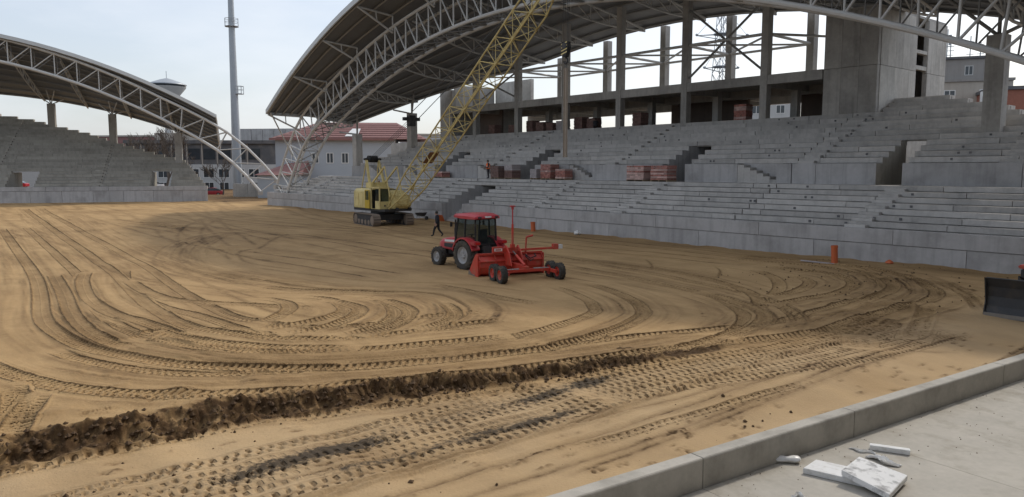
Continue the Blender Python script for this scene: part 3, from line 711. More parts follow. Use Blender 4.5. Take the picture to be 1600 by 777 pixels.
def sand_material():
    m = bpy.data.materials.new("sand"); m.use_nodes = True
    n, l = m.node_tree.nodes, m.node_tree.links
    b = n["Principled BSDF"]; b.inputs["Roughness"].default_value = 0.95; b.inputs["Specular IOR Level"].default_value = 0.2
    geo = n.new("ShaderNodeNewGeometry")
    def noise(s, d, mp=None):
        t = n.new("ShaderNodeTexNoise"); t.inputs["Scale"].default_value = s; t.inputs["Detail"].default_value = d; t.inputs["Roughness"].default_value = 0.62
        if mp:
            k = n.new("ShaderNodeMapping"); k.inputs["Scale"].default_value = mp; l.new(geo.outputs["Position"], k.inputs[0]); l.new(k.outputs[0], t.inputs["Vector"])
        else: l.new(geo.outputs["Position"], t.inputs["Vector"])
        return t.outputs["Fac"]
    def mix(f, a, c, mode='MIX'):
        t = n.new("ShaderNodeMixRGB"); t.blend_type = mode
        for i, x in enumerate((f, a, c)):
            if isinstance(x, (tuple, float, int)): t.inputs[i].default_value = x if not isinstance(x, tuple) else (*x, 1)
            else: l.new(x, t.inputs[i])
        return t.outputs[0]
    def rng(f, a, c, d=0.0, e=1.0):
        t = n.new("ShaderNodeMapRange"); l.new(f, t.inputs[0])
        for i, x in enumerate((a, c, d, e)): t.inputs[i + 1].default_value = x
        return t.outputs[0]
    def mt0(a_, k):
        t = n.new("ShaderNodeMath"); t.operation = 'MULTIPLY'; l.new(a_, t.inputs[0]); t.inputs[1].default_value = k; return t.outputs[0]
    def attr(nm):
        t = n.new("ShaderNodeAttribute"); t.attribute_name = nm; return t.outputs["Fac"]
    c = mix(rng(noise(0.18, 5), 0.35, 0.7), (0.54, 0.36, 0.175), (0.43, 0.275, 0.13))
    c = mix(rng(noise(0.5, 5, (0.35, 1.6, 1.0)), 0.46, 0.72, 0, .75), c, (0.29, 0.185, 0.085))
    c = mix(rng(noise(3.0, 6), 0.55, 0.8, 0, 0.5), c, (0.56, 0.40, 0.2))
    c = mix(rng(noise(28.0, 3), 0.3, 0.75, 0, 0.35), c, (0.23, 0.15, 0.07))
    c = mix(rng(noise(55.0, 2), 0.66, 0.74, 0, 0.55), c, (0.13, 0.08, 0.04))
    c = mix(rng(noise(1.1, 6), 0.5, 0.68, 0, 0.3), c, (0.27, 0.17, 0.078))
    c = mix(mt0(attr("strip"), 0.75), c, (0.55, 0.40, 0.235))
    mo = n.new("ShaderNodeMath"); mo.operation = 'MULTIPLY'; l.new(attr("moist_shade"), mo.inputs[0]); l.new(rng(noise(5.0, 5), 0.2, 0.7, 0.5, 1.15), mo.inputs[1])
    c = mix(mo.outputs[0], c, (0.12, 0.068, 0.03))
    c = mix(rng(mo.outputs[0], 0.62, 0.95, 0, 0.85), c, (0.062, 0.035, 0.016))  # darkest brown, mostly the bank face: wet soil and shade in one colour
    # black soil: crumbly edge
    bs_ = n.new("ShaderNodeMath"); bs_.operation = 'ADD'; l.new(attr("black_soil"), bs_.inputs[0]); l.new(rng(noise(9.0, 6), 0.3, 0.7, -0.35, 0.35), bs_.inputs[1])
    c = mix(rng(bs_.outputs[0], 0.34, 0.72, 0, 0.9), c, (0.05, 0.04, 0.03))
    # tyre and crawler prints follow each track's own length and width coordinates
    def mt(op, a_, b_=0.0, c_=None):
        t = n.new("ShaderNodeMath"); t.operation = op
        for i, x in enumerate((a_, b_, c_)):
            if x is None: continue
            if isinstance(x, (int, float)): t.inputs[i].default_value = x
            else: l.new(x, t.inputs[i])
        return t.outputs[0]
    s_, l_, k_, m_ = attr("trk_s"), attr("trk_l"), attr("trk_k"), attr("trk_m")
    wob = mt('MULTIPLY', mt('SUBTRACT', noise(6.0, 3), 0.5), 0.5)
    l_ = mt('ADD', l_, mt('MULTIPLY', wob, 0.35))
    aa = mt('ABSOLUTE', l_)
    side = mt('MULTIPLY', mt('GREATER_THAN', l_, 0.0), 0.5)
    phw = mt('FRACT', mt('ADD', mt('SUBTRACT', mt('ADD', mt('DIVIDE', s_, 0.19), side), mt('MULTIPLY', aa, 0.55)), mt('MULTIPLY', wob, 0.4)))
    phc = mt('FRACT', mt('ADD', mt('ADD', mt('DIVIDE', s_, 0.2), side), mt('MULTIPLY', wob, 0.35)))
    isw = mt('LESS_THAN', k_, 1.5)
    ph = mt('ADD', mt('MULTIPLY', phw, isw), mt('MULTIPLY', phc, mt('SUBTRACT', 1.0, isw)))
    inside = rng(aa, 1.08, 0.95)
    lug = mt('MULTIPLY', mt('MULTIPLY', rng(ph, 0.46, 0.36), rng(ph, 0.0, 0.08)), inside)
    notmid = rng(aa, 0.05, 0.16)
    hole = rng(mt('ABSOLUTE', mt('SUBTRACT', aa, 0.52)), 0.34, 0.2)
    lug = mt('MULTIPLY', lug, mt('ADD', isw, mt('MULTIPLY', hole, mt('SUBTRACT', 1.0, isw))))
    lug = mt('MULTIPLY', mt('MULTIPLY', lug, notmid), m_)
    e1 = mt('SUBTRACT', aa, 1.1)
    edge = mt('MULTIPLY', mt('MULTIPLY', mt('POWER', 2.718, mt('MULTIPLY', mt('MULTIPLY', e1, e1), -90.0)), m_), mt('GREATER_THAN', k_, 0.9))
    broken = rng(noise(2.2, 4), 0.36, 0.56, 0.45, 1.0)
    edge = mt('MULTIPLY', mt('MULTIPLY', edge, broken), mt('ADD', mt('MULTIPLY', isw, 0.75), 0.25)); lug = mt('MULTIPLY', lug, broken)
    c = mix(mt('MULTIPLY', edge, 0.85), c, (0.11, 0.063, 0.028))
    c = mix(mt('MULTIPLY', lug, 0.5), c, (0.13, 0.077, 0.036))  # pressed lug hollows darkened in the colour like recess shade
    l.new(c, b.inputs["Base Color"])
    bp = n.new("ShaderNodeBump"); bp.inputs["Strength"].default_value = 0.6; bp.inputs["Distance"].default_value = 0.03
    l.new(noise(20.0, 7), bp.inputs["Height"])
    bp2 = n.new("ShaderNodeBump"); bp2.inputs["Strength"].default_value = 1.0; bp2.inputs["Distance"].default_value = 0.06
    l.new(mt('SUBTRACT', mt('MULTIPLY', edge, 0.8), mt('MULTIPLY', lug, 1.0)), bp2.inputs["Height"])
    l.new(bp.outputs[0], bp2.inputs["Normal"]); l.new(bp2.outputs[0], b.inputs["Normal"])
    return m


GQ, GY, GZ = make_field()


def ground_z(x, y):
    i = int(np.clip(np.searchsorted(GQ, kerb_x(y) - x), 0, len(GQ) - 1)); j = int(np.clip(np.searchsorted(GY, y), 0, len(GY) - 1))
    return float(GZ[i, j])


# city ground far beyond the field, out to the horizon
gb = MB(); gb.add([(-4000, -3000, -1.6), (1500, -3000, -1.6), (1500, 4500, -1.6), (-4000, 4500, -1.6)], [(0, 1, 2, 3)])
structure(gb.build("ground", 'asphalt'))

# loose clods of soil along the bank and in the strip
cb = MB(); rc = random.Random(3)
def clod(x, y, s):
    z0 = ground_z(x, y)
    vs = []
    for d in ((1, 0, 0), (-1, 0, 0), (0, 1, 0), (0, -1, 0), (0, 0, 1), (0, 0, -1)):
        k = s * rc.uniform(0.6, 1.2); vs.append((x + d[0] * k, y + d[1] * k, z0 + s * 0.3 + d[2] * k * 0.8))
    cb.add(vs, [(0, 2, 4), (2, 1, 4), (1, 3, 4), (3, 0, 4), (2, 0, 5), (1, 2, 5), (3, 1, 5), (0, 3, 5)])
for k in range(1300):
    y = rc.uniform(1, 15) if rc.random() < .6 else rc.uniform(1, 10); bx = float(np.interp(y, [p[1] for p in BANK], [p[0] for p in BANK]))
    t = rc.random()
    x = bx + (rc.gauss(0.32, 0.22) if t < 0.85 else rc.uniform(0.4, 6.5))
    if x > kerb_x(y) - 0.15: continue
    clod(x, y, (0.010 + 0.075 * rc.random() ** 5) * (1.0 if t < .85 else 0.7))
for k in range(160):
    clod(rc.uniform(-20, -9.5), rc.uniform(26, 38.6), rc.uniform(0.02, 0.06))
M['clod'] = mat("moist_soil", (0.10, 0.06, 0.03), 0.95, 0.25, 3.0, rnd=0)
stuff(cb.build("soil_clods", 'clod'), "dark damp clods of soil scattered along the cut bank", "soil")


# ------------------------------------------------------------------ near edge: kerb wall and paved platform
kw = thing("kerb_wall", "low concrete kerb wall in long sections edging the sand at lower right", "kerb", (kerb_x(14), 14, -0.7), math.atan(-0.103))
_joints = [-16.0, -9.6, -3.45, 1.06, 7.62, 14.1, 20.6, 27.0]
for a, c in zip(_joints[:-1], _joints[1:]):
    kb = MB(); kb.prism([(-0.13, -0.1), (0.18, -0.1), (0.18, 0.525), (0.16, 0.545), (-0.105, 0.545), (-0.13, 0.52)], a + 0.007, c - 0.007, 'Y')
    kb.build("kerb_section", 'kerb', kw, bevel=0.008)
kb = MB(); kb.prism([(-0.03, -0.1), (0.15, -0.1), (0.15, 0.50), (-0.03, 0.50)], -16, 27, 'Y')
kb.build("joint_core", 'cast', kw)

plat = MB().box(-0.1, 26, -18, 30, -0.5, -0.03).build("platform", 'cast', None)
plat.location = (kerb_x(14), 14, -0.7); plat.rotation_euler = (0, 0, math.atan(-0.103)); structure(plat)
# paving bays follow the kerb joints
for a, c in zip(_joints[:-1], _joints[1:]):
    for k in range(4):
        piece("paving_slab", 'paving', plat, 0.19 + k * 6.2, 0.19 + (k + 1) * 6.2 - 0.012, a + 0.006, c - 0.006, -0.2, 0.0 - 0.003 * (k % 2))

# raised gallery and roof of the end stand the picture is taken from (behind and above the viewpoint)
near = structure(MB().box(-0.6, 1.6, -40, 44, -1.2, 3.05).build("terrace", 'cast'))
for k in range(16):
    piece("step", 'precast', near, 1.6 + k * 0.8, 2.5 + k * 0.8, -40, 44, 2.0, 3.45 + k * 0.42)
b = MB(); secs = []
for k in range(25):
    y = -42 + 88 * k / 24; r = abs(y - 2)
    zf, zr = 22.5 - r * r / 160, 18.0 - r * r / 190
    secs.append([(-2.0, y, zf), (19.0, y, zr), (19.0, y, zr + .15), (-2.0, y, zf + .15)])
b.loft(secs).build("roof", 'sheet', near)


# ------------------------------------------------------------------ grandstands
rs = random.Random(21)


def split_runs(xa, xb, cuts):
    runs = [(xa, xb)]
    for c0, c1 in cuts:
        nr = []
        for a, b in runs:
            if c1 <= a or c0 >= b: nr.append((a, b)); continue
            if c0 > a: nr.append((a, c0))
            if c1 < b: nr.append((c1, b))
        runs = nr
    return runs


def planks(parent, name, matname, xa, xb, y0, y1, z0, z1, seg, cuts=(), fixed=(), jit=0.014, gap=0.016):
    for a, b in split_runs(xa, xb, cuts):
        js = [a]
        x = a + rs.uniform(0.35, 1.0) * seg
        while x < b - 0.3 * seg:
            js.append(x); x += seg * rs.uniform(0.85, 1.15)
        js.append(b)
        for fx in fixed:
            if a + 0.2 < fx < b - 0.2:
                js = sorted([j for j in js if abs(j - fx) > 0.8 or j in (a, b)] + [fx])
        for p, q in zip(js[:-1], js[1:]):
            g1 = 0.04 if p in fixed else gap; g2 = 0.04 if q in fixed else gap
            d = rs.uniform(-jit, jit)
            piece(name, matname, parent, p + g1, q - g2, y0 + d, y1, z0, z1 + rs.uniform(-jit, jit) * 0.6)


def cheek(parent, matname, x0, x1, ylist):
    # stepped side wall of a stair opening: ylist = [(y, z), ...] rising profile from the front, floor first
    b = MB()
    b.prism(ylist, x0, x1, 'X')
    return b.build("side_wall", matname, parent)


# ---- main stand (runs along X, rises towards +Y)
MX, MY = -47.5, 39.0
main = thing("grandstand", "long grey precast concrete grandstand without seats behind the crane and tractor", "grandstand", (MX, MY, 0))
LW, LT, LR = 7, 0.75, 0.30         # lower tier: rows, tread, riser
UW, UT, UR = 10, 0.80, 0.36        # upper tier
XL, XR = -97.0 - MX, -3.0 - MX
FIX = [-26.5 - MX]
low_slot = (-56.7 - MX, -53.6 - MX)
up_slots = [(-68.1 - MX, -66.0 - MX), (-54.0 - MX, -51.9 - MX), (-37.2 - MX, -35.1 - MX), (-21.0 - MX, -19.5 - MX)]
# front wall: two courses of panels
for z0, z1, y0, seg, off in ((-0.4, 0.93, 0.03, 7.6, 0.0), (0.965, 1.70, 0.0, 7.6, 3.4)):
    x = XL
    k = 0
    while x < XR:
        x2 = min(x + (seg if k else seg - off), XR); k += 1
        for a, b in split_runs(x, x2, [low_slot]):
            d = rs.uniform(-0.008, 0.008)
            piece("wall_panel", 'wall_panel', main, a + 0.012, b - 0.012, y0 + d, 0.32, z0, z1)
        x = x2
planks(main, "wall_core", 'cast', XL, XR, 0.12, 0.30, -0.3, 1.6, 60, [low_slot])
# lower rows
for i in range(0, LW + 1):
    y0 = LT * i; z1 = 1.70 + LR * i
    ext = 0.6 * i
    cuts = [low_slot] if i <= 5 else []
    if i == 0:
        planks(main, "tread", 'precast', XL, XR, 0.33, LT + 0.1, 1.45, z1 - 0.01, 6.0, cuts, FIX)
    else:
        y1 = y0 + LT + 0.1 if i < LW else 7.05
        planks(main, "step", 'precast', XL + ext, XR, y0, y1, z1 - LR + 0.03, z1, 6.0, cuts, FIX)
        planks(main, "step_back", 'cast', XL + ext, XR, y0 + 0.2, y0 + 0.4, z1 - LR - 0.05, z1 - 0.06, 200, cuts)
# upper front wall with landing stairs let into it
UY, UZ0, UZ1 = 7.0, 3.80, 5.10
stairs = [(-47.4 - MX, -44.6 - MX), (-30.6 - MX, -27.6 - MX), (-60.5 - MX, -57.7 - MX), (-74.6 - MX, -71.6 - MX), (-82.5 - MX, -79.5 - MX), (-13.4 - MX, -10.6 - MX)]
ux0 = lambda j: MX * 0 - (39.3 - 0.85 * j)
ux1 = lambda j: (39.3 - 0.85 * j)
planks(main, "parapet_panel", 'wall_panel', ux0(0), XR, UY, UY + 0.3, UZ0 - 0.1, UZ1, 7.6, up_slots + stairs, FIX)
for a, b in stairs:
    piece("stair_wall", 'wall_panel', main, a, b, UY + 0.81, UY + 1.0, UZ0 - 0.1, UZ1 + 0.02)
    for k in range(6):
        piece("stair_tread", 'precast', main, a + k * (b - a) / 6 + 0.005, a + (k + 1) * (b - a) / 6, UY + 0.03, UY + 0.79, UZ0 - 0.1, UZ1 - 0.06 - k * 0.2)
for j in range(0, UW + 1):
    y0 = UY + UT * j; z1 = UZ1 + UR * j
    cuts = up_slots if j <= 4 else []
    y1 = y0 + UT + 0.1 if j < UW else y0 + 1.2
    xb = ux1(j) if j > 2 else XR - 0.5 * j
    if j == 0:
        planks(main, "tread", 'precast', ux0(j), xb, UY + 0.31, y1, UZ1 - 0.3, UZ1 - 0.008, 6.0, cuts + stairs, FIX)
    else:
        planks(main, "step", 'precast', ux0(j), xb, y0, y1, z1 - UR + 0.035, z1, 6.0, cuts, FIX)
        planks(main, "step_back", 'cast', ux0(j), xb, y0 + 0.2, y0 + 0.4, z1 - UR - 0.05, z1 - 0.06, 200, cuts)
for j, xe in ((11, -18.3), (12, -19.6), (13, -21.0)):
    y0 = UY + UT * j; z1 = UZ1 + UR * j
    planks(main, "step", 'precast', -24.75 - MX, xe - MX, y0, y0 + 0.95, z1 - UR + 0.035, z1, 6.0)
    planks(main, "step_back", 'cast', -24.75 - MX, xe - MX, y0 + .2, y0 + 0.4, z1 - UR - .05, z1 - 0.06, 200)
# half-height aisle blocks on the treads
for xa in (-36.4, -62.0, -75.0, -88.0, -19.5, -45.5):
    for i in range(0, LW):
        piece("aisle_block", 'precast', main, xa - MX, xa - MX + 1.1, LT * i + LT * 0.48, LT * i + LT - 0.015, 1.69 + LR * i, 1.70 + LR * (i + 0.5))
for xa in (-26.3, -43.5, -59.5, -74.0, -14.6):
    for j in range(0, UW):
        if abs(xa - MX) > ux1(j) - 1.2: continue
        piece("aisle_block", 'precast', main, xa - MX, xa - MX + 1.1, UY + UT * j + UT * 0.48, UY + UT * (j + 1) - 0.015, UZ1 + UR * j - 0.01, UZ1 + UR * (j + 0.5))
# dark lifting sockets left in the precast faces
lb = MB(); rl_ = random.Random(77)
for i in range(1, LW + 1):
    for k in range(9):
        x = rl_.uniform(XL + 5, XR - 1)
        if low_slot[0] - .3 < x < low_slot[1] + .3: continue
        lb.box(x - .07, x + .07, LT * i - 0.03, LT * i + .02, 1.70 + LR * i - .19, 1.70 + LR * i - .07)
for j in range(1, UW + 1):
    for k in range(8):
        x = rl_.uniform(ux0(j) + 1, ux1(j) - 1)
        if any(a - .4 < x < b + .4 for a, b in up_slots): continue
        lb.box(x - .06, x + .06, UY + UT * j - 0.03, UY + UT * j + .02, UZ1 + UR * j - .2, UZ1 + UR * j - .08)
stuff(lb.build("lifting_sockets", 'render_dark', main))
# side walls of the openings
for a, b in up_slots:
    for x0, x1 in ((a - 0.2, a), (b, b + 0.2)):
        pr_ = [(UY + 0.02, UZ0 - 0.3)]
        for j in range(0, 5):
            pr_ += [(UY + UT * j + 0.02, UZ1 + UR * j - 0.02), (UY + UT * (j + 1) + 0.02, UZ1 + UR * j - 0.02)]
        pr_ += [(UY + UT * 5 + 0.02, UZ1 + UR * 4 - 0.04), (14.5, UZ1 + UR * 4 - 0.04), (14.5, UZ0 - 0.3)]
        if b > 25 and x1 == a:
            pr_ = pr_[:-3] + [(11.0, UZ1 + UR * 4 - 0.04), (11.0, UZ0 - 0.3)]
        cheek(main, 'wall_panel' if b < 25 else 'old_precast', x0, x1, pr_)
    piece("passage_floor", 'cast', main, a, b, UY - 0.2, 18.0, UZ0 - 0.25, UZ0 - 0.02)
a, b = low_slot
for x0, x1 in ((a - 0.2, a), (b, b + 0.2)):
    pr_ = [(0.02, -0.3)]
    for i in range(0, 6):
        pr_ += [(LT * i + 0.02, 1.68 + LR * i), (LT * (i + 1) + 0.02, 1.68 + LR * i)]
    pr_ += [(9.0, 3.1), (9.0, -0.3)]
    cheek(main, 'wall_panel', x0, x1, pr_)
for k in range(9):
    piece("stair_tread", 'precast', main, a, b, 0.4 + 0.3 * k, 0.72 + 0.3 * k, -0.3, 0.17 * (k + 1))
piece("passage_floor", 'cast', main, a, b, 3.0, 9.0, -0.3, 1.5)
# closing walls behind and below
piece("rear_wall", 'cast', main, XL + 6, -28.8 - MX, 15.3, 15.6, -0.5, 8.2)
piece("rear_wall", 'cast', main, XL + 5, XR, 9.05, 9.3, -0.5, 3.4)
piece("end_wall", 'cast', main, XL + 5.0, XL + 5.3, 5.2, 10.0, -0.5, 3.6)
eb = MB(); eb.prism([(0.2, -0.4), (0.2, 1.6), (5.2, 3.6), (5.2, -0.4)], XL + 3.9, XL + 4.15, 'X'); eb.build("end_wall", 'cast', main)
# wall with daylight put into its pale colour, and a brick panel seen through the right-hand passage
piece("passage_wall", 'cast_pale_lit', main, -24.85 - MX, -14 - MX, 27.0, 27.3, -0.5, 8.0)
piece("brick_panel", 'red_brick_wall', main, -24.4 - MX, -23.55 - MX, 17.4, 17.6, 2.0, 5.0)

# ---- end stand on the left (local frame: x along its front, y into the stand)
LO = Vector((-114.65, 37.1, 0.0)); LA = RAD(68.0)
end = thing("end_stand", "weathered brown-grey concrete end stand under the left-hand arched roof", "grandstand", LO, LA)
E_T, E_R, E_Z = 0.75, 0.43, 2.2
def e_end(j): return float(np.interp(j, [0, 9, 15, 19, 24, 26], [0.0, -3.5, -12.8, -18.0, -26.5, -31.5]))
eslots = [(-26.1, -22.6), (-7.9, -5.1)]
x = -58.0
while x < 0:
    x2 = min(x + 3.9, 0.0)
    piece("wall_panel", 'wall_panel', end, x + 0.02, x2 - 0.02, rs.uniform(-.01, .01), 0.3, -0.4, 1.58)
    x = x2
piece("wall_core", 'cast', end, -58, 0, 0.1, 0.28, -0.3, 1.6)
planks(end, "coping", 'wall_panel', -58, 0, -0.04, 0.34, 1.62, 2.2, 7.8, [])
for j in range(0, 27):
    y0 = 0.35 + E_T * j; z1 = E_Z + E_R * j
    cuts = eslots if 1 <= j <= 5 else []
    planks(end, "step", 'old_precast', -58, e_end(j), y0 if j else 0.36, y0 + E_T + 0.1, z1 - E_R + 0.02, z1, 9.0, cuts, (-31.0, -14.0))
    planks(end, "step_back", 'cast', -58, e_end(j), y0 + 0.06, y0 + 0.3, z1 - E_R - 0.05, z1 - 0.06, 200, cuts)
for j in range(27):
    for xa in (-15.5, -29.0, -43.0):
        if xa + 1.1 < e_end(j + 1):
            piece("aisle_block", 'old_precast', end, xa, xa + 1.1, 0.35 + E_T * j + 0.4, 0.35 + E_T * (j + 1) - 0.01, E_Z + E_R * j - .01, E_Z + E_R * (j + 0.5))
for a, b in eslots:
    for x0, x1 in ((a - 0.25, a), (b, b + 0.25)):
        pr_ = [(1.12, 1.7)]
        for j in range(1, 6):
            pr_ += [(0.35 + E_T * j + 0.02, E_Z + E_R * j - 0.02), (0.35 + E_T * (j + 1) + 0.02, E_Z + E_R * j - 0.02)]
        pr_ += [(5.2, 4.2), (9.0, 4.2), (9.0, 1.7)]
        cheek(end, 'old_precast', x0, x1, pr_)
    piece("passage_floor", 'cast', end, a, b, 0.4, 9.0, 1.4, 1.95)
for k, xs in enumerate((-1.0, -10.6, -20.5, -33.0)):
    nmax = max(j for j in range(27) if e_end(j) >= xs)
    b = MB(); b.prism([(0.5, -0.4), (0.5, 1.9), (0.35 + E_T * nmax, E_Z + E_R * (nmax - 1.2)), (0.35 + E_T * nmax, -0.4)], xs - 0.3, xs, 'X')
    if k == 0: b.build("end_wall", 'old_precast', end)

# concrete blocks stacked in the corner between the two stands
for k, (px, py, w, d, h) in enumerate([(-127.5, 46.9, 2.4, 1.2, 2.2), (-125.9, 48.75, 2.4, 1.2, 2.2), (-124.3, 50.6, 2.3, 1.2, 2.1)]):
    b = MB().box(-w / 2, w / 2, -d / 2, d / 2, -0.1, h)
    for t in (-0.7, 0.0, 0.7):
        b.tube((t, -d / 2 - 0.01, h * 0.55), (t, -d / 2 + 0.02, h * 0.55), 0.05, n=8)
    o = b.build("concrete_block", 'cast_pale_lit', None, bevel=0.03)
    o.location = (px, py, 0); o.rotation_euler = (0, 0, RAD(49))
    tag(o, ["big pale concrete block nearest the end stand in the corner", "big pale concrete block in the middle of the corner row", "big pale concrete block beside the feet of the left arch"][k], "concrete block", "concrete blocks in the corner")


# ------------------------------------------------------------------ arched roofs
def build_roof(root, hl, front, rear, zb, foot, ya, wid, depth, bays, npan, purlins, over, tube_r=0.17, panel_mat='sheet', xlim=None):
    """root-local frame, x measured from the arch centre.
    front(r)->(y,z), rear(r)->(y,z): edges of the roof; zb(r): lower chord height; ya: front plane of the arch truss."""
    def surf(x, t):
        r = abs(x); yf, zf = front(r); yr, zr = rear(r)
        y = yf + (yr - yf) * t
        z = zf + (zr - zf) * t + 0.25 * math.sin(math.pi * t)
        return Vector((x, y, z))
    xs = [-hl + 2 * hl * i / bays for i in range(bays + 1)]
    # roof sheets: one panel per bay and strip
    strips = purlins
    for i in range(bays):
        for k in range(strips):
            b = MB(); secs = []
            for u in range(5):
                x = xs[i] + (xs[i + 1] - xs[i]) * u / 4
                x = min(max(x, xs[i] + 0.01), xs[i + 1] - 0.01)
                t0, t1 = k / strips + 0.0006, (k + 1) / strips - 0.0006
                p, q = surf(x, t0), surf(x, t1)
                secs.append([p, q, q + Vector((0, 0, 0.11)), p + Vector((0, 0, 0.11))])
            b.loft(secs); b.build("roof_sheet", panel_mat, root)
    # purlins along the roof
    for k in range(strips + 1):
        t = min(max(k / strips, 0.012), 0.988)
        b = MB()
        pts = [surf(-hl + 2 * hl * i / (bays * 3), t) - Vector((0, 0, 0.16)) for i in range(bays * 3 + 1)]
        b.sweep(pts, 0.11, 4); b.build("purlin", 'steel_dark', root)
    # light metal edge along the field side and at the two ends
    for i in range(bays):
        b = MB(); secs = []
        for u in range(4):
            p = surf(xs[i] + (xs[i + 1] - xs[i]) * u / 3, 0.0)
            secs.append([p + Vector((0, -0.16, -0.22)), p + Vector((0, 0.0, -0.22)), p + Vector((0, 0.0, 0.28)), p + Vector((0, -0.16, 0.28))])
        b.loft(secs); b.build("fascia", 'fascia', root)
    for sx in (-1, 1):
        b = MB(); secs = []
        for u in range(9):
            p = surf(sx * hl, u / 8)
            secs.append([p + Vector((sx * 0.02, 0, -0.2)), p + Vector((sx * 0.16, 0, -0.2)), p + Vector((sx * 0.16, 0, 0.26)), p + Vector((sx * 0.02, 0, 0.26))])
        b.loft(secs); b.build("fascia", 'fascia', root)
    b = MB(); secs = []
    for i in range(bays * 2 + 1):
        p = surf(-hl + hl * i / bays, 1.0)
        secs.append([p + Vector((0, 0.0, -0.2)), p + Vector((0, 0.12, -0.2)), p + Vector((0, 0.12, 0.2)), p + Vector((0, 0.0, 0.2))])
    b.loft(secs); b.build("fascia", 'steel_dark', root)
    # arch truss: chords from foot to foot
    N = npan
    def low(x): return Vector((x, 0, zb(abs(x))))
    lows, tops = [], []
    # equal arc steps along the lower chord
    fx = np.linspace(-foot, foot, 2001); fz = np.array([zb(abs(v)) for v in fx])
    sl = np.concatenate([[0], np.cumsum(np.hypot(np.diff(fx), np.diff(fz)))])
    for i in range(N + 1):
        x = float(np.interp(sl[-1] * i / N, sl, fx)); d = 0.05
        x0, x1 = max(-foot, x - d), min(foot, x + d)
        tz = (zb(abs(x1)) - zb(abs(x0))) / (x1 - x0)
        kb_ = min(1.0, max(0.0, (abs(x) - foot * 0.72) / (foot * 0.2)))
        nrm = (Vector((0, 0, 1)) * (1 - kb_) + Vector((-tz, 0, 1)).normalized() * kb_).normalized()
        p = Vector((x, 0, zb(abs(x))))
        lows.append(p); tops.append(p + nrm * depth)
    bA = MB()
    Y0, Y1 = Vector((0, ya, 0)), Vector((0, ya + wid, 0))
    for arr, rr in ((lows, tube_r), (tops, tube_r * 0.9)):
        for Y in (Y0, Y1): bA.sweep([p + Y for p in arr], rr, 8)
    arch = bA.build("arch_truss", 'steel', root, smooth=True)
    for i in range(N + 1):
        if xlim and not (xlim[0] < lows[i].x < xlim[1]): continue
        for Y in (Y0, Y1):
            rb_, mb_ = (0.078, 'steel') if Y is Y0 else (0.05, 'steel_dark')
            bar("brace", mb_, arch, lows[i] + Y, tops[i] + Y, rb_)
            if i < N:
                (bar("brace", mb_, arch, lows[i] + Y, tops[i + 1] + Y, rb_) if lows[i].x >= 0 else bar("brace", mb_, arch, tops[i] + Y, lows[i + 1] + Y, rb_))
        if i < N:
            bar("brace", 'steel_dark', arch, lows[i] + Y0, lows[i + 1] + Y1, 0.06)
            bar("brace", 'steel_dark', arch, tops[i] + Y1, tops[i + 1] + Y0, 0.06)
        bar("brace", 'steel_dark', arch, lows[i] + Y0, lows[i] + Y1, 0.06)
    # feet
    for arr in (lows, tops):
        for k in (0, -1):
            for Y in (Y0, Y1):
                p = arr[k] + Y
                MB().box(p.x - 0.35, p.x + 0.35, p.y - 0.35, p.y + 0.35, p.z - 0.5, p.z + 0.02).build("foot_plate", 'cast', root)
    # cross trusses under the roof, front edge to rear
    for i in range(bays + 1):
        x = xs[i]
        bT = MB(); n = 7
        yf = front(abs(x))[0]; yr = rear(abs(x))[0]
        top, bot = [], []
        ta = (ya + wid - yf) / (yr - yf)
        tc = (ya - yf) / (yr - yf)
        ts = [ta + (0.99 - ta) * k / n for k in range(n + 1)]
        for k, t in enumerate(ts):
            p = surf(x, t) - Vector((0, 0, 0.3)); top.append(p)
            dz = (1.35 * math.sin(math.pi * (0.03 + 0.89 * (1 - k / n))) + 0.08) * min(1.0, (yr - yf) / 22.0)
            bot.append(p - Vector((0, 0, dz)))
        bT.sweep(top, 0.1, 6); bT.sweep(bot, 0.09, 6)
        # cantilever in front of the arch
        if over:
            e = surf(x, 0.01) - Vector((0, 0, 0.25)); az = zb(min(abs(x), foot)) + depth * 0.98
            a1 = Vector((x, ya, az)); a0 = surf(x, tc) - Vector((0, 0, 0.3))
            bT.sweep([e, a0], 0.1, 6); bT.sweep([e, a1 - Vector((0, 0, 0.5))], 0.1, 6)
            bT.tube(a0, a1 - Vector((0, 0, .3)), 0.08, n=6)
            bT.tube(surf(x, tc * 0.55) - Vector((0, 0, 0.3)), e + (a1 - Vector((0, 0, .5)) - e) * 0.55, 0.06, n=6)
        ct = bT.build("cross_truss", 'steel', root, smooth=True)
        for k in range(n):
            bar("brace", 'steel', ct, top[k], bot[k + 1], 0.055)
            bar("brace", 'steel', ct, bot[k + 1], top[k + 1], 0.055)
    return surf


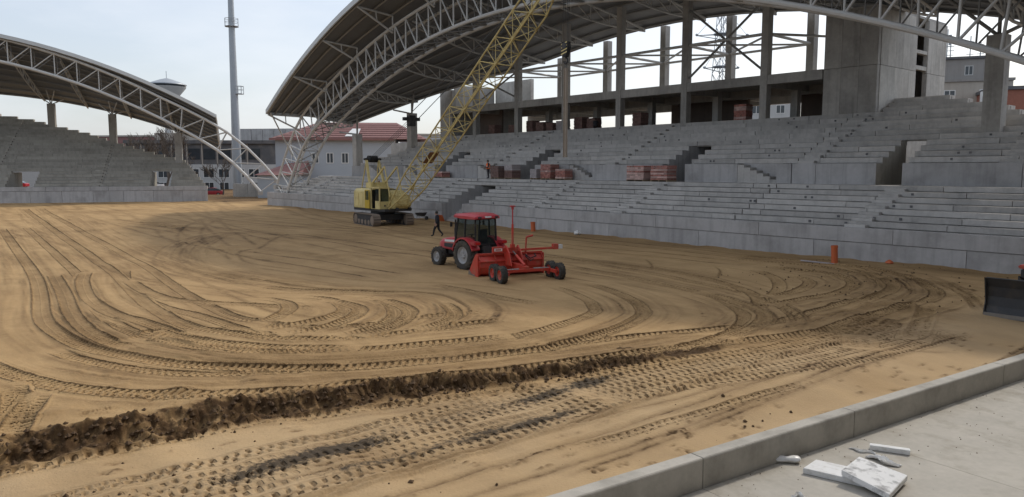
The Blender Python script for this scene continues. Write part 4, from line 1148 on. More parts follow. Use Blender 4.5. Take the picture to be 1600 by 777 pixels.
# main roof
mroof = thing("arched_roof", "wide arched steel roof with lattice arch truss over the main grandstand", "roof", (MX, 39.0, 0))
m_front = lambda r: (-3.5, 22.6 - r * r / 142.0)
m_rear = lambda r: (21.3 if r < 17 else 21.3 - 13.5 * ((r - 17) / 23.0) ** 1.25, 19.0 - r * r / 190.0)
m_zb = lambda r: 17.5 - r * r / 161.0 - 0.05 * max(0.0, r - 36.0) ** 2
surf_main = build_roof(mroof, 40.0, m_front, m_rear, m_zb, 45.0, 0.6, 2.3, 3.1, 11, 50, 12, True)
for k, (x, y) in enumerate([(-87.4, 47.2), (-81.2, 51.5), (-16.4, 50.6), (-10.2, 47.4)]):
    zt = surf_main(x - MX, 0.93).z - 0.9
    z0 = 5.0
    b = MB().box(-0.5, 0.5, -0.45, 0.45, z0, zt - 0.7)
    c = b.build("column", 'cast', mroof, loc=(x - MX, y - 39.0, 0))
    sp = surf_main(x - MX, (y - 39 + 3.5) / (m_rear(abs(x - MX))[0] + 3.5))
    for dx, dy in ((-2.4, -1.2), (2.4, -1.2), (0, 0)):
        bar("roof_strut", 'steel_dark', mroof, (x - MX, y - 39, zt - 0.75), (x - MX + dx, y - 39 + dy, surf_main(x - MX + dx, 0.85).z - 0.35), 0.11)
# cornered struts under the left end
bar("roof_strut", 'steel', mroof, (-39.6, -3.2, m_front(39.6)[1] - 0.3), (-42.4, 0.6, m_zb(42.4) + 2.0), 0.09)

# roof of the end stand
eroof = thing("arched_roof", "arched steel roof with pale lattice truss over the left end stand", "roof", LO + Vector((math.cos(LA) * -38.0, math.sin(LA) * -38.0, 0)), LA)
e_front = lambda r: (-1.9, 23.5 - r * r / 140.0)
e_rear = lambda r: (float(np.interp(r, [0, 14.5, 24, 33.7, 40], [20.5, 18.5, 14.0, 9.2, 6.2])), 16.8 - r * r / 180.0)
e_zb = lambda r: 20.4 - r * r / 122.0 - 0.04 * max(0.0, r - 38.0) ** 2
surf_end = build_roof(eroof, 39.6, e_front, e_rear, e_zb, 45.4, -1.4, 1.5, 3.0, 12, 36, 9, False, 0.2, xlim=(-4, 60))
for xs_, n_ in ((-23.6, 17.0), (-14.2, 12.2), (-4.4, 7.4)):
    x = xs_ + 38.0
    j = (n_ - 0.35) / E_T
    t = (n_ + 1.9) / (e_rear(x)[0] + 1.9)
    zt = surf_end(x, t).z - 1.3
    MB().box(-0.5, 0.5, -0.5, 0.5, E_Z + E_R * j - 1.5, zt).build("column", 'old_precast' if xs_ < -6 else 'cast', eroof, loc=(x, n_, 0))
    for dx, dy in ((-1.8, 0), (1.8, 0), (0, -2.4), (1.2, -2.8)):
        bar("roof_strut", 'steel', eroof, (x, n_, zt - 0.1), (x + dx, n_ + dy, surf_end(x + dx, max(0.05, t + dy / 20)).z - 0.25), 0.09)


# ------------------------------------------------------------------ concrete frame building on top of the stand
FX, FY, FZ = -50.0, 54.2, 8.6
frame = thing("frame_building", "unfinished two storey concrete frame of columns and beams on top of the grandstand", "building", (FX, FY, FZ))
COLX = [-71.6, -64.0, -56.5, -49.1, -41.5, -33.8]
def fpiece(nm, mt, x0, x1, y0, y1, z0, z1): return piece(nm, mt, frame, x0 - FX, x1 - FX, y0 - FY, y1 - FY, z0 - FZ, z1 - FZ)
def roof_z(x, y):
    r = abs(x - MX); yf, yr = -3.5, m_rear(r)[0]
    return surf_main(x - MX, min(1.0, (y - 39.0 - yf) / (yr - yf))).z
fpiece("floor_slab", 'cast', -77.0, -28.9, 54.65, 68.0, 8.25, 8.58)
fpiece("upper_slab", 'cast', -77.0, -28.95, 54.6, 68.0, 11.72, 12.05)
for a, b in zip([-77.0] + COLX, COLX + [-28.95]):
    fpiece("edge_beam", 'cast', a + (0.31 if a in COLX else 0), b - (0.31 if b in COLX else 0), 54.02, 54.58, 11.35, 12.08)
for x in COLX:
    fpiece("column", 'cast', x - 0.3, x + 0.3, 53.98, 54.62, 7.9, roof_z(x, 54.3) - 0.3)
    fpiece("column", 'cast', x - 0.3, x + 0.3, 58.6, 59.2, 8.5, 11.75)
    fpiece("cross_beam", 'cast', x - 0.22, x + 0.22, 54.63, 66.9, 11.2, 11.74)
REARX = [-64.6, -57.4, -49.6, -41.9, -33.9]
for x in REARX:
    fpiece("column", 'cast', x - 0.33, x + 0.33, 61.0, 61.7, 12.0, roof_z(x, 60.2) - 0.1)
    fpiece("column", 'cast', x - 0.3, x + 0.3, 66.9, 67.5, 8.5, 11.75)
fpiece("rear_beam", 'cast', -77.0, -28.95, 66.95, 67.45, 10.95, 11.73)
fpiece("ceiling_beam", 'cast', -77.0, -28.95, 60.6, 61.1, 11.05, 11.73)
# partitions of bare masonry on the lower storey
for x0, x1, y0, y1 in ((-49.4, -41.2, 63.4, 63.7), (-52.3, -49.5, 66.0, 66.3), (-36.2, -33.6, 64.0, 64.3)):
    fpiece("partition", 'interior', x0, x1, y0, y1, 8.5, 11.72)
fpiece("partition", 'interior', -75.2, -71.0, 57.6, 57.9, 8.5, 11.72)
fpiece("low_wall", 'red_brick_wall', -36.5, -29.2, 66.3, 66.6, 8.5, 9.6)
# left-hand core with its lower and higher walls
fpiece("core_wall", 'cast', -79.2, -76.6, 54.4, 54.8, 4.5, 14.3)
fpiece("core_wall", 'cast', -79.2, -78.8, 54.85, 61.0, 4.5, 14.3)
fpiece("core_wall", 'cast_pale_lit', -76.55, -69.6, 61.1, 61.5, 12.05, 15.5)  # higher wall in the lit tone, its brightness put into the colour
fpiece("core_wall", 'cast', -76.9, -76.6, 54.85, 61.0, 4.5, 14.9)
fpiece("core_wall", 'cast', -71.5, -71.2, 57.9, 61.0, 8.5, 11.7)
# steel bracing tubes between the upper columns
def ftube(p, q, r, m='steel'): bar("bracing_tube", m, frame, Vector(p) - Vector((FX, FY, FZ)), Vector(q) - Vector((FX, FY, FZ)), r)
for x0, x1 in zip(COLX[:-1], COLX[1:]):
    ftube((x0, 54.3, 15.3), (x1, 54.3, 15.3), 0.13)
for (x0, x1) in zip(REARX[:-1], REARX[1:]):
    ftube((x0, 61.3, 15.25), (x1, 61.3, 15.25), 0.12)
for xf, xr in zip(COLX[1:], REARX):
    ftube((xf, 54.5, 15.3), (xr, 61.2, 15.25), 0.12)
for xf, xr in zip(COLX[:-1], REARX):
    ftube((xf, 54.5, 15.35), (xr, 61.2, 15.2), 0.09)
for xf, xr in zip(COLX[2:], REARX[:-1]):
    ftube((xf, 54.5, 15.25), (xr, 61.2, 15.3), 0.09)
ftube((-33.8, 54.5, 15.3), (-30.0, 60.5, 15.2), 0.11)
for (a, b) in (((-41.5, 54.3, 12.3), (-33.8, 54.3, 18.2)), ((-41.5, 54.3, 18.4), (-33.8, 54.3, 12.3)), ((-71.6, 54.3, 15.4), (-64.0, 54.3, 12.4)), ((-71.6, 54.3, 12.3), (-64.0, 54.3, 15.4))):
    ftube(a, b, 0.1, 'steel_dark')
# right-hand column at the slab end
fpiece("column", 'cast_pale_lit', -31.6, -30.9, 60.9, 61.6, 12.06, 17.2)
fpiece("column", 'cast', -29.9, -29.3, 56.6, 57.2, 8.5, 11.7)

# ---- stair tower
TX, TY = -26.9, 59.5
tower = thing("stair_tower", "tall windowless concrete stair tower with a narrow dark slot", "tower", (TX, TY, 7.0))
def tpiece(nm, mt, x0, x1, y0, y1, z0, z1): return piece(nm, mt, tower, x0 - TX, x1 - TX, y0 - TY, y1 - TY, z0 - 7.0, z1 - 7.0)
for k in range(2):
    za, zb_ = (1.0, 12.02) if k == 0 else (12.04, 15.95)
    for i in range(3):
        tpiece("wall_panel", 'cast', -28.85 + i * 1.31, -28.85 + (i + 1) * 1.31 - 0.014, 54.02, 54.4, za, zb_ - 0.01)
    for i in range(5): tpiece("wall_panel", 'cast_pale_lit', -25.25, -24.9, 54.42 + i * 1.156, 54.42 + (i + 1) * 1.156 - 0.014, za, zb_ - 0.01)  # side face paler than the front: sky light put into the colour
    for i in range(3): tpiece("wall_panel", 'cast_pale_lit', -25.25, -24.9, 62.2 + i * 1.13, 62.2 + (i + 1) * 1.13 - 0.014, za, zb_ - 0.01)
    tpiece("wall", 'cast', -28.85, -28.5, 54.42, 65.6, za, zb_)
tpiece("wall", 'cast', -28.48, -25.27, 65.2, 65.58, 4.0, 15.9)
tpiece("slot_beam", 'cast_pale_lit', -25.3, -24.95, 60.22, 62.18, 12.2, 12.5)
tpiece("slot_beam", 'cast_pale_lit', -25.3, -24.95, 60.22, 62.18, 13.4, 13.65)
tpiece("wall_panel", 'cast_pale_lit', -25.25, -24.9, 60.22, 62.18, 1.0, 9.0)
tpiece("inner_wall", 'interior', -26.8, -26.4, 59.6, 63.0, 4.0, 15.9)
tpiece("roof_slab", 'cast', -28.8, -24.98, 54.1, 65.5, 15.97, 16.15)


# ------------------------------------------------------------------ background
def window(parent, x, z, w, h, y, frame_m='white', glass='window_glass', bars=1):
    # opening in a facade that faces -y (local): frame proud of the wall, pane set back
    b = MB()
    f = 0.09
    b.box(x - w / 2 - f, x - w / 2 + 0.02, y - 0.06, y + 0.04, z - f, z + h + f); b.box(x + w / 2 - 0.02, x + w / 2 + f, y - 0.06, y + 0.04, z - f, z + h + f)
    b.box(x - w / 2 + 0.021, x + w / 2 - 0.021, y - 0.06, y + 0.04, z - f, z + 0.02); b.box(x - w / 2 + 0.021, x + w / 2 - 0.021, y - 0.06, y + 0.04, z + h - 0.02, z + h + f)
    for k in range(bars):
        c = x - w / 2 + w * (k + 1) / (bars + 1)
        b.box(c - 0.05, c + 0.05, y - 0.055, y + 0.03, z + 0.021, z + h - 0.021)
    o = b.build("window", frame_m, parent)
    MB().box(x - w / 2 + 0.03, x + w / 2 - 0.03, y - 0.02, y + 0.02, z + 0.03, z + h - 0.03).build("pane", glass, o)
    return o


def place(px_dir_deg, dist):
    """ground point seen from the camera position under a compass bearing measured right of the view axis"""
    a = RAD(39.84); f = Vector((-math.cos(a), math.sin(a), 0)); r = Vector((math.sin(a), math.cos(a), 0))
    t = RAD(px_dir_deg)
    return f * dist + r * dist * math.tan(t), f, r


def bld(name, label, deg, dist, turn=0.0, cat="building"):
    p, f, r = place(deg, dist)
    return thing(name, label, cat, (p.x, p.y, -1.6), math.atan2(r.y, r.x) + turn)
# local frame of each building: x to the right in the picture, y away from the camera

# grey rendered building with red hipped roof behind the left end of the main stand
h = bld("hip_roof_house", "grey rendered building with red hipped roof and three white windows", -12.9, 128, RAD(6))
MB().box(-10.2, 9.6, 0, 13, 0, 11.3).build("wall", 'render_grey', h)
b = MB(); b.add([(-11, -0.7, 11.3), (15.0, -0.7, 11.3), (15.0, 14, 11.3), (-11, 14, 11.3), (-4.0, 6.5, 14.4), (9.6, 6.5, 14.4)], [(0, 1, 5, 4), (1, 2, 5), (2, 3, 4, 5), (3, 0, 4), (3, 2, 1, 0)])
rf = b.build("roof", 'roof_red', h)
MB().box(-11, 9.4, -0.86, -0.71, 11.02, 11.4).build("gutter", 'roof_red', rf)
for k in range(7):
    z = 11.5 + k * 0.4; y = -0.7 + 7.2 * (z - 11.3) / 3.1
    MB().box(-10.4 + 2.3 * (z - 11.3), 14.5 - 1.75 * (z - 11.3), y - 0.08, y + 0.05, z + 0.0, z + 0.07).build("tile_course", 'roof_red', rf)
MB().add([(1.2, 0.1, 11.75), (3.3, 0.1, 11.75), (3.6, 3.4, 13.18), (2.2, 3.4, 13.18)], [(0, 1, 2, 3)]).build("skylight", 'white', rf)
for x in (-3.7, -1.3, 1.2):
    window(h, x, 7.3, 1.0, 1.6, 0.0)
MB().box(9.65, 15.0, 2.2, 12, 0, 10.6).build("wall", 'render_white', h)
MB().tube((-7.6, -0.1, 0), (-7.6, -0.1, 11), 0.08).build("downpipe", 'white', h)
MB().box(-10.19, -9.0, -0.4, -0.02, 1.0, 4.2).build("doorway", 'render_dark', h)

h = bld("red_roof_shed", "low grey shed with red roof between the two arches", -17.2, 122)
MB().box(-3.2, 3.6, 0, 8, 0, 5.4).build("wall", 'render_grey', h)
b = MB(); b.add([(-3.6, -0.5, 5.3), (4.0, -0.5, 5.3), (4.0, 8, 5.3), (-3.6, 8, 5.3), (0.5, 4, 7.2), (4.0, 4, 7.6)], [(0, 1, 5, 4), (1, 2, 5), (2, 3, 4, 5), (3, 0, 4), (3, 2, 1, 0)]); b.build("roof", 'roof_red', h)
MB().box(0.4, 3.1, -0.05, 0.2, 0, 3.3).build("doorway", 'render_dark', h)

# dark block with panelled top floor
h = bld("dark_office_block", "dark weathered office block with pale panelled top floor", -18.2, 210, RAD(-8))
MB().box(-6, 17, 0, 14, 0, 13.4).build("wall", 'render_dark', h)
for k in range(7): MB().box(-6.1 + k * 3.3 + 0.06, -6.1 + (k + 1) * 3.3 - 0.06, -0.18, 0.6, 13.42, 17.2).build("facade_panel", 'wall_panel', h)
for k in range(7):
    for j in range(3):
        window(h, -4.6 + k * 3.2, 4.2 + j * 3.1, 2.2, 1.5, -0.0, 'render_beige')
MB().box(-6, 17, 0.65, 13.9, 13.42, 17.1).build("upper_storey", 'render_beige', h)

# long flat office with dark ribbon storey and white lower facade
h = bld("flat_office", "long flat-roofed office with dark ribbon windows behind the end stand", -23.6, 175, RAD(4))
MB().box(-12, 22, 0.3, 14, 7.3, 12.0).build("ribbon_storey", 'render_dark', h)
MB().box(-12, 22, 0, 14, 0, 7.28).build("wall", 'render_white', h)
MB().box(-12.3, 22.3, -0.4, 14.2, 12.02, 12.8).build("roof", 'render_dark', h)
MB().box(-7, 5, 4, 10, 12.82, 14.6).build("roof_house", 'render_beige', h)
for k in range(9):
    window(h, -10.6 + k * 3.4, 4.3, 2.3, 1.9, 0.0, 'white'); window(h, -10.6 + k * 3.4, 0.9, 2.0, 2.2, 0.0, 'white')
    MB().box(-12 + k * 3.4 - 0.12, -12 + k * 3.4 + 0.12, 0.1, 0.4, 7.3, 12.0).build("mullion", 'render_beige', h)
    MB().box(-11.7 + k * 3.4, -9.1 + k * 3.4, 0.22, 0.34, 8.4, 10.9).build("ribbon_pane", 'window_glass', h)

h = bld("maroon_hall", "distant maroon and white hall behind the bare tree at left", -27.3, 240, RAD(-6))
MB().box(-8, 12, 0, 14, 0, 16.2).build("wall", M['roof_red'], h)
MB().box(-14, -8.05, -0.5, 12, 0, 15.6).build("side_wing", 'render_white', h)
for k in range(6): window(h, -6 + k * 3.2, 11.5, 1.8, 1.4, 0.0, 'render_beige')
MB().box(-8.3, 12.3, -0.3, 14.2, 16.22, 16.7).build("roof", 'render_beige', h)

# grey block beyond the roof column
h = bld("pale_block", "pale flat-roofed block seen between the rear columns beyond the stand", -6.7, 160, RAD(10))
MB().box(-4.5, 8, 0, 10, 0, 13.2).build("wall", 'render_white', h)
MB().box(-4.7, 8.2, -0.2, 10, 13.22, 13.6).build("roof", 'render_beige', h)
for k in range(3): MB().box(-4.4 + k * 2.2, -2.4 + k * 2.2, -0.06, 0.1, 10.2, 12.6).build("facade_panel", 'wall_panel', h)

# houses and flats on the right
h = bld("beige_flats", "beige block of flats with white windows and antennas on its roof", 30.6, 118, RAD(-20))
MB().box(-9, 6.2, 0, 11, 0, 17.4).build("wall", 'render_beige', h)
MB().box(-9.2, 6.4, -0.25, 11, 17.42, 17.8).build("roof", 'render_slate', h); h.location.z += 2.2
MB().box(-6.5, 5.9, 1.5, 9, 17.82, 21.0).build("penthouse", 'render_slate', h)
MB().box(-6.8, 6.1, 1.2, 9.2, 21.02, 21.4).build("penthouse_roof", 'render_dark', h)
for x in (-6.6, -2.2, 2.6): window(h, x, 14.6, 1.4, 1.5, 0.0, bars=1)
for x in (-4.5, 0.5, 3.2): window(h, x, 18.6, 1.0, 1.3, 1.5, 'render_white')
am = MB()
for x, hh in ((-5.8, 3.5), (-4.9, 2.2), (-3.6, 4.4), (-2.4, 4.6), (-1.9, 2.4), (0.8, 3.4), (2.2, 2.6)):
    am.tube((x, 3, 21.3), (x, 3, 21.3 + hh), 0.08, n=5)
    for k in range(3): am.tube((x - 0.5, 3, 21.9 + k * hh * .28), (x + 0.5, 3, 21.9 + k * hh * .28), 0.05, n=4)
am.box(-4.3, -3.9, 2.6, 2.8, 23, 24.4); am.box(-2.3, -1.9, 2.6, 2.8, 23.4, 25)
am.lathe([(0.05, 0), (0.5, 0.15), (0.55, 0.2)], 10, (0.8, 2.7, 23.4), 'Y')
am.build("antenna_rack", 'galv', h)

h = bld("red_brick_house", "red brick house with white balcony at far right", 33.3, 108, RAD(-20))
MB().box(-3.0, 12, 0, 10, 0, 16.2).build("wall", 'red_brick_wall', h)
MB().box(-3.2, 12.2, -0.3, 10.2, 16.22, 16.7).build("roof", 'render_dark', h); h.location.z += 1.2
MB().box(-4.4, -2.0, -0.7, -0.02, 11.6, 16.0).build("balcony", 'white', h)
MB().box(-4.2, -2.2, -0.78, -0.71, 13.2, 15.3).build("balcony_pane", 'window_glass', h)
window(h, 2.2, 14.0, 1.5, 1.2, 0.0, 'render_beige')

h = bld("rubble_wall", "old rubble stone wall patched with brick behind the stand at far right", 32.0, 84, RAD(-32), "wall")
MB().box(-7.0, 3.2, 0, 0.6, 0, 11.8).build("rendered_part", 'render_beige', h)
MB().box(3.25, 14, -0.1, 0.6, 0, 10.2).build("stone_part", 'stone', h)
MB().box(3.3, 14, 0.0, 0.55, 10.22, 12.6).build("upper_part", 'render_beige', h)
window(h, 5.6, 8.2, 1.0, 1.1, -0.1, 'render_white', bars=0)
rr = random.Random(4)
for k in range(90):
    x, z = rr.uniform(3.5, 13.5), rr.uniform(5.2, 9.9)
    MB().obox((x, -0.12, z), (rr.uniform(.3, .8), 0.2, rr.uniform(.2, .4)), Matrix.Rotation(rr.uniform(-.3, .3), 3, 'Y')).build("stone", rr.choice(['stone', 'render_beige', 'red_brick_wall', 'stone']), h)

for deg, dist, w, hh, m_, lab in ((18.6, 150, 10, 20.5, 'render_white', "white house seen under the slab beside the stair tower"), (16.4, 175, 7, 21.5, 'render_beige', "beige house seen under the slab behind the brick pallets")):
    h = bld("town_house", lab, deg, dist, RAD(-15))
    MB().box(-w / 2, w / 2, 0, 9, 0, hh).build("wall", m_, h)
    for x in (-w * .25, w * .2):
        window(h, x, hh - 3.4, 1.5, 1.5, 0.0); window(h, x, hh - 6.6, 1.5, 1.6, 0.0)
    b = MB(); b.prism([(-w / 2 - .4, hh + .01), (w / 2 + .4, hh + .01), (0, hh + 1.4)], -0.4, 9.4, 'Y'); b.build("roof", 'roof_red', h)

# flying-saucer water tower
p, f_, r_ = place(-24.2, 330)
wt = thing("water_tower", "white saucer-shaped water tower rising above the left roof", "water tower", (p.x, p.y, -1.6))
MB().lathe([(1.6, 0), (1.5, 33.5)], 16).build("shaft", 'render_white', wt, smooth=True)
MB().lathe([(1.6, 33), (3.2, 35.2), (7.5, 40.6), (7.7, 41.1)], 32).build("bowl", 'render_white', wt, smooth=True)
MB().lathe([(7.65, 41.12), (7.75, 41.9)], 32).build("window_band", 'window_glass', wt, smooth=True)
MB().lathe([(8.0, 41.92), (7.8, 42.3), (2.6, 44.2), (0.4, 44.8)], 32).build("roof", 'galv', wt, smooth=True)
MB().tube((0, 0, 44.6), (0, 0, 47.8), 0.12).build("spike", 'galv', wt)

# floodlight mast
p, f_, r_ = place(-19.9, 133)
fm = thing("floodlight_mast", "tall tapering grey steel floodlight mast with two service platforms", "mast", (p.x, p.y, -0.3))
MB().lathe([(0.82, 0), (0.80, 4), (0.62, 18), (0.36, 46), (0.3, 50)], 16).build("pole", 'galv', fm, smooth=True)
for z, rr_, side in ((29.3, 0.62, 0), (17.9, 0.8, 1)):
    cx = 0.0 if not side else 0.95
    c = r_ * cx
    b = MB()
    R1 = 1.15 if not side else 0.7
    for k in range(8):
        a0, a1 = k * math.pi / 4, (k + 1) * math.pi / 4
        P = lambda a, zz: (c.x + R1 * math.cos(a), c.y + R1 * math.sin(a), zz)
        b.tube(P(a0, z), P(a1, z), 0.06, n=4); b.tube(P(a0, z + 1.3), P(a1, z + 1.3), 0.045, n=4); b.tube(P(a0, z + .7), P(a1, z + .7), 0.035, n=4)
        b.tube(P(a0, z), P(a0, z + 1.3), 0.045, n=4)
    b.lathe([(R1, z - 0.05), (R1, z + 0.02)], 12, (c.x, c.y, 0))
    b.build("service_platform", 'galv', fm)
for k in range(4): MB().box(-2, 2, -0.15, 0.15, 47 + k * 1.1, 47.8 + k * 1.1).build("lamp_row", 'dark', fm)

# lattice pylon far behind the frame
p, f_, r_ = place(15.2, 230)
py = thing("lattice_pylon", "tall lattice telecom pylon seen between the upper concrete columns", "pylon", (p.x, p.y, -1.6))
b = MB(); Hh = 58.0
def leg(k, z):
    w = 3.4 - 2.6 * z / Hh
    return Vector((w * (1 if k in (0, 3) else -1), w * (1 if k < 2 else -1), z))
lv = [0, 8, 16, 23, 29, 34.5, 39.5, 44, 48, 51.5, 55, Hh]
for k in range(4): b.sweep([leg(k, z) for z in lv], 0.13, 4)
body = b.build("mast_legs", 'galv', py)
for z0, z1 in zip(lv[:-1], lv[1:]):
    for k in range(4):
        bar("brace", 'galv', body, leg(k, z0), leg((k + 1) % 4, z1), 0.08); bar("brace", 'galv', body, leg((k + 1) % 4, z0), leg(k, z1), 0.08)
for z, w in ((46.0, 7.5), (36.5, 5.0)):
    b = MB()
    for s in (-1, 1):
        e = r_ * w * s
        for dz in (0, -1.6):
            b.tube((0, 0, z + dz), (e.x, e.y, z - 0.4), 0.12, n=4)
        for sx in (-1, 1): b.tube((r_.x * 0.5 + f_.x * sx, r_.y * .5 + f_.y * sx, z), (e.x, e.y, z - 0.4), 0.09, n=4)
        b.tube((e.x, e.y, z - 0.4), (e.x * .55, e.y * .55, z + 3.4), 0.06, n=4)
        b.lathe([(0.1, 0), (0.45, 0.2), (0.45, 0.6), (0.1, .8)], 8, (e.x, e.y, z - 0.6))
    b.lathe([(2.6, z - .15), (2.75, z), (2.6, z + .15)], 12)
    b.build("cross_arm", 'galv', py)

# bare trees in the corner
def tree(deg, dist, hgt, label, seed, spread=0.45, z0=-0.3):
    p, f, r = place(deg, dist); g = random.Random(seed)
    t = thing("bare_tree", label, "tree", (p.x, p.y, z0), 0, "bare winter trees beyond the end stand")
    tr, cr = MB(), MB()
    def grow(pos, d, L, rad, lev):
        pts = [pos]; rads = [rad]; dd = d.copy()
        for k in range(3):
            dd = (dd + Vector((g.uniform(-1, 1), g.uniform(-1, 1), g.uniform(-.2, .6))) * 0.18).normalized()
            pts.append(pts[-1] + dd * L / 3); rads.append(rad * (1 - 0.16 * (k + 1)))
        (tr if lev == 0 else cr).sweep(pts, rads, 5 if lev < 3 else 3)
        if lev >= (6 if hgt > 12 else 5): return
        for k in range(g.choice((2, 3, 3)) if lev else 5):
            a = g.uniform(0, 6.28); s = spread * g.uniform(0.6, 1.5)
            nd = (dd + Vector((math.cos(a) * s, math.sin(a) * s, g.uniform(0, 0.25)))).normalized()
            grow(pts[g.choice((2, 3, 3))] if lev else pts[g.choice((2, 3))], nd, L * g.uniform(0.62, 0.85), max(rads[-1] * 0.66, 0.04), lev + 1)
    grow(Vector((0, 0, 0)), Vector((0, 0, 1)), hgt * 0.27, hgt * 0.022, 0)
    tr.build("trunk", 'bark', t, smooth=True); cr.build("crown", 'bark', t)
tree(-24.6, 152, 15.5, "large bare tree rising behind the end stand", 2)
tree(-25.9, 160, 13.5, "bare tree left of the large one behind the end stand", 5)
tree(-20.9, 138, 8.2, "bare spreading tree in front of the white facade beside the mast", 8, 0.6)
tree(-23.3, 140, 8.4, "slim bare tree beside the sloping end of the end stand", 12, 0.5)

# parked cars in the street beyond the corner
def car(deg, dist, turn, paint, label, z0=-0.3):
    p, f, r = place(deg, dist)
    c = thing("parked_car", label, "car", (p.x, p.y, z0), math.atan2(r.y, r.x) + turn, "cars parked beyond the end stand")
    secs = []
    for x, zl, zh, w in ((-2.1, 0.35, 0.75, 0.7), (-2.0, 0.28, 0.9, 0.82), (-0.9, 0.25, 0.95, 0.87), (1.0, 0.25, 0.98, 0.87), (1.95, 0.28, 0.95, 0.82), (2.1, 0.35, 0.8, 0.74)):
        secs.append([(x, -w, zl), (x, w, zl), (x, w, (zl + zh) / 2 + .1), (x, w * .93, zh), (x, -w * .93, zh), (x, -w, (zl + zh) / 2 + .1)])
    body = MB().loft(secs).build("body", paint, c, smooth=True)
    secs = [[(x, -w, z), (x, w, z), (x, w, z), (x, w * .9, z2), (x, -w * .9, z2), (x, -w, z)] for x, z, z2, w in ((-1.2, .93, .97, .78), (-0.5, .93, 1.42, .75), (0.8, .93, 1.46, .75), (1.75, .93, 1.0, .76))]
    MB().loft(secs).build("cabin", 'window_glass', c, smooth=True)
    secs = [[(x, -.66, z), (x, .66, z), (x, .66, z + .04), (x, -.66, z + .04)] for x, z in ((-0.5, 1.42), (0.15, 1.47), (0.8, 1.46))]
    MB().loft(secs).build("roof", paint, c)
    for x in (-1.3, 1.3):
        for s in (-1, 1):
            w = MB().lathe([(0.2, -.1), (0.31, -.1), (0.32, .1), (0.2, .1)], 14, (x, s * 0.8, 0.32), 'Y').build("wheel", 'black', c)
            MB().lathe([(0.02, -.11), (0.19, -.11), (0.19, .11), (0.02, .11)], 10, (x, s * 0.8, 0.32), 'Y').build("rim", 'rim', w)
    for s in (-1, 1):
        MB().box(2.05, 2.12, s * .6 - .13, s * .6 + .13, .62, .8).build("tail_lamp", 'lamp_red', c)
        MB().box(-2.13, -2.06, s * .58 - .15, s * .58 + .15, .55, .72).build("headlight", 'white', c)
car(-21.65, 140, 0.2, 'car_red', "dark red parked car beyond the sloping end of the end stand")
car(-22.15, 146, 0.3, 'car_white', "white parked car half hidden behind the end stand steps")
car(-33.2, 150, 0.1, 'car_red', "red parked car seen through the left-hand passage of the end stand", 0.9)
car(-25.4, 150, 0.6, 'car_white', "white parked car seen through the right-hand passage of the end stand", 0.7)


# ------------------------------------------------------------------ crawler crane
crane = thing("crawler_crane", "old pale yellow crawler crane with lattice boom raised over the field", "crane", (-57.0, 33.1, ground_z(-57.0, 33.1) - 0.03), RAD(-8))
for s in (-1, 1):
    y = s * 1.5
    b = MB(); n = 20; prof = []
    for k in range(n):        # stadium-shaped track loop
        a = 2 * math.pi * k / n
        prof.append(((1.9 if math.cos(a) > 0 else -1.9) + 0.48 * math.cos(a), 0.50 + 0.48 * math.sin(a)))
    b.prism(prof, y - 0.24, y + 0.24, 'Y')
    tr = b.build("track", 'dark', crane)
    # shoes around the loop
    sh = MB(); L = 2 * 3.8 + 2 * math.pi * 0.49; m_ = 44
    for k in range(m_):
        d = L * k / m_
        if d < 3.8: p, a = (-1.9 + d, 0.99), 0.0
        elif d < 3.8 + math.pi * .49: t = (d - 3.8) / .49; p, a = (1.9 + .49 * math.sin(t), .5 + .49 * math.cos(t)), t
        elif d < 7.6 + math.pi * .49: p, a = (1.9 - (d - 3.8 - math.pi * .49), 0.01), 0.0
        else: t = (d - 7.6 - math.pi * .49) / .49; p, a = (-1.9 - .49 * math.sin(t), .5 - .49 * math.cos(t)), t
        sh.obox((p[0], y, p[1]), (0.19, 0.66, 0.06), Matrix.Rotation(a, 3, 'Y'))
    sh.build("track_shoes", 'rust_brown', tr)
    for x in (-1.9, -1.15, -0.4, 0.35, 1.1, 1.9):
        r_w = 0.40 if abs(x) > 1.8 else 0.22
        MB().lathe([(0.05, -.29), (r_w * .5, -.29), (r_w, -.26), (r_w, .26), (r_w * .5, .29), (0.05, .29)], 14, (x, y, 0.5 if abs(x) > 1.8 else 0.3), 'Y').build("track_roller", 'rust_brown', tr, smooth=True)
    MB().box(-1.5, 1.5, y - 0.27, y + 0.27, 0.52, 0.72).build("track_beam", 'dark', tr)
MB().box(-1.3, 1.3, -1.24, 1.24, 0.45, 0.95).build("carbody", 'dark', crane, bevel=0.04)
MB().lathe([(1.0, 0.95), (1.05, 1.0), (1.05, 1.18), (1.0, 1.22)], 24).build("slewing_ring", 'dark', crane)
UH = RAD(10)      # upper works relative to the tracks
def ur(p):
    return Vector((p[0] * math.cos(UH) - p[1] * math.sin(UH), p[0] * math.sin(UH) + p[1] * math.cos(UH), p[2]))
def ub(b, name, m_, parent=None, **k):
    b.v = [tuple(ur(p)) for p in b.v]
    return b.build(name, m_, parent or crane, **k)
ub(MB().box(-2.6, 2.35, -1.3, 1.3, 1.23, 1.42), "deck", 'dark')
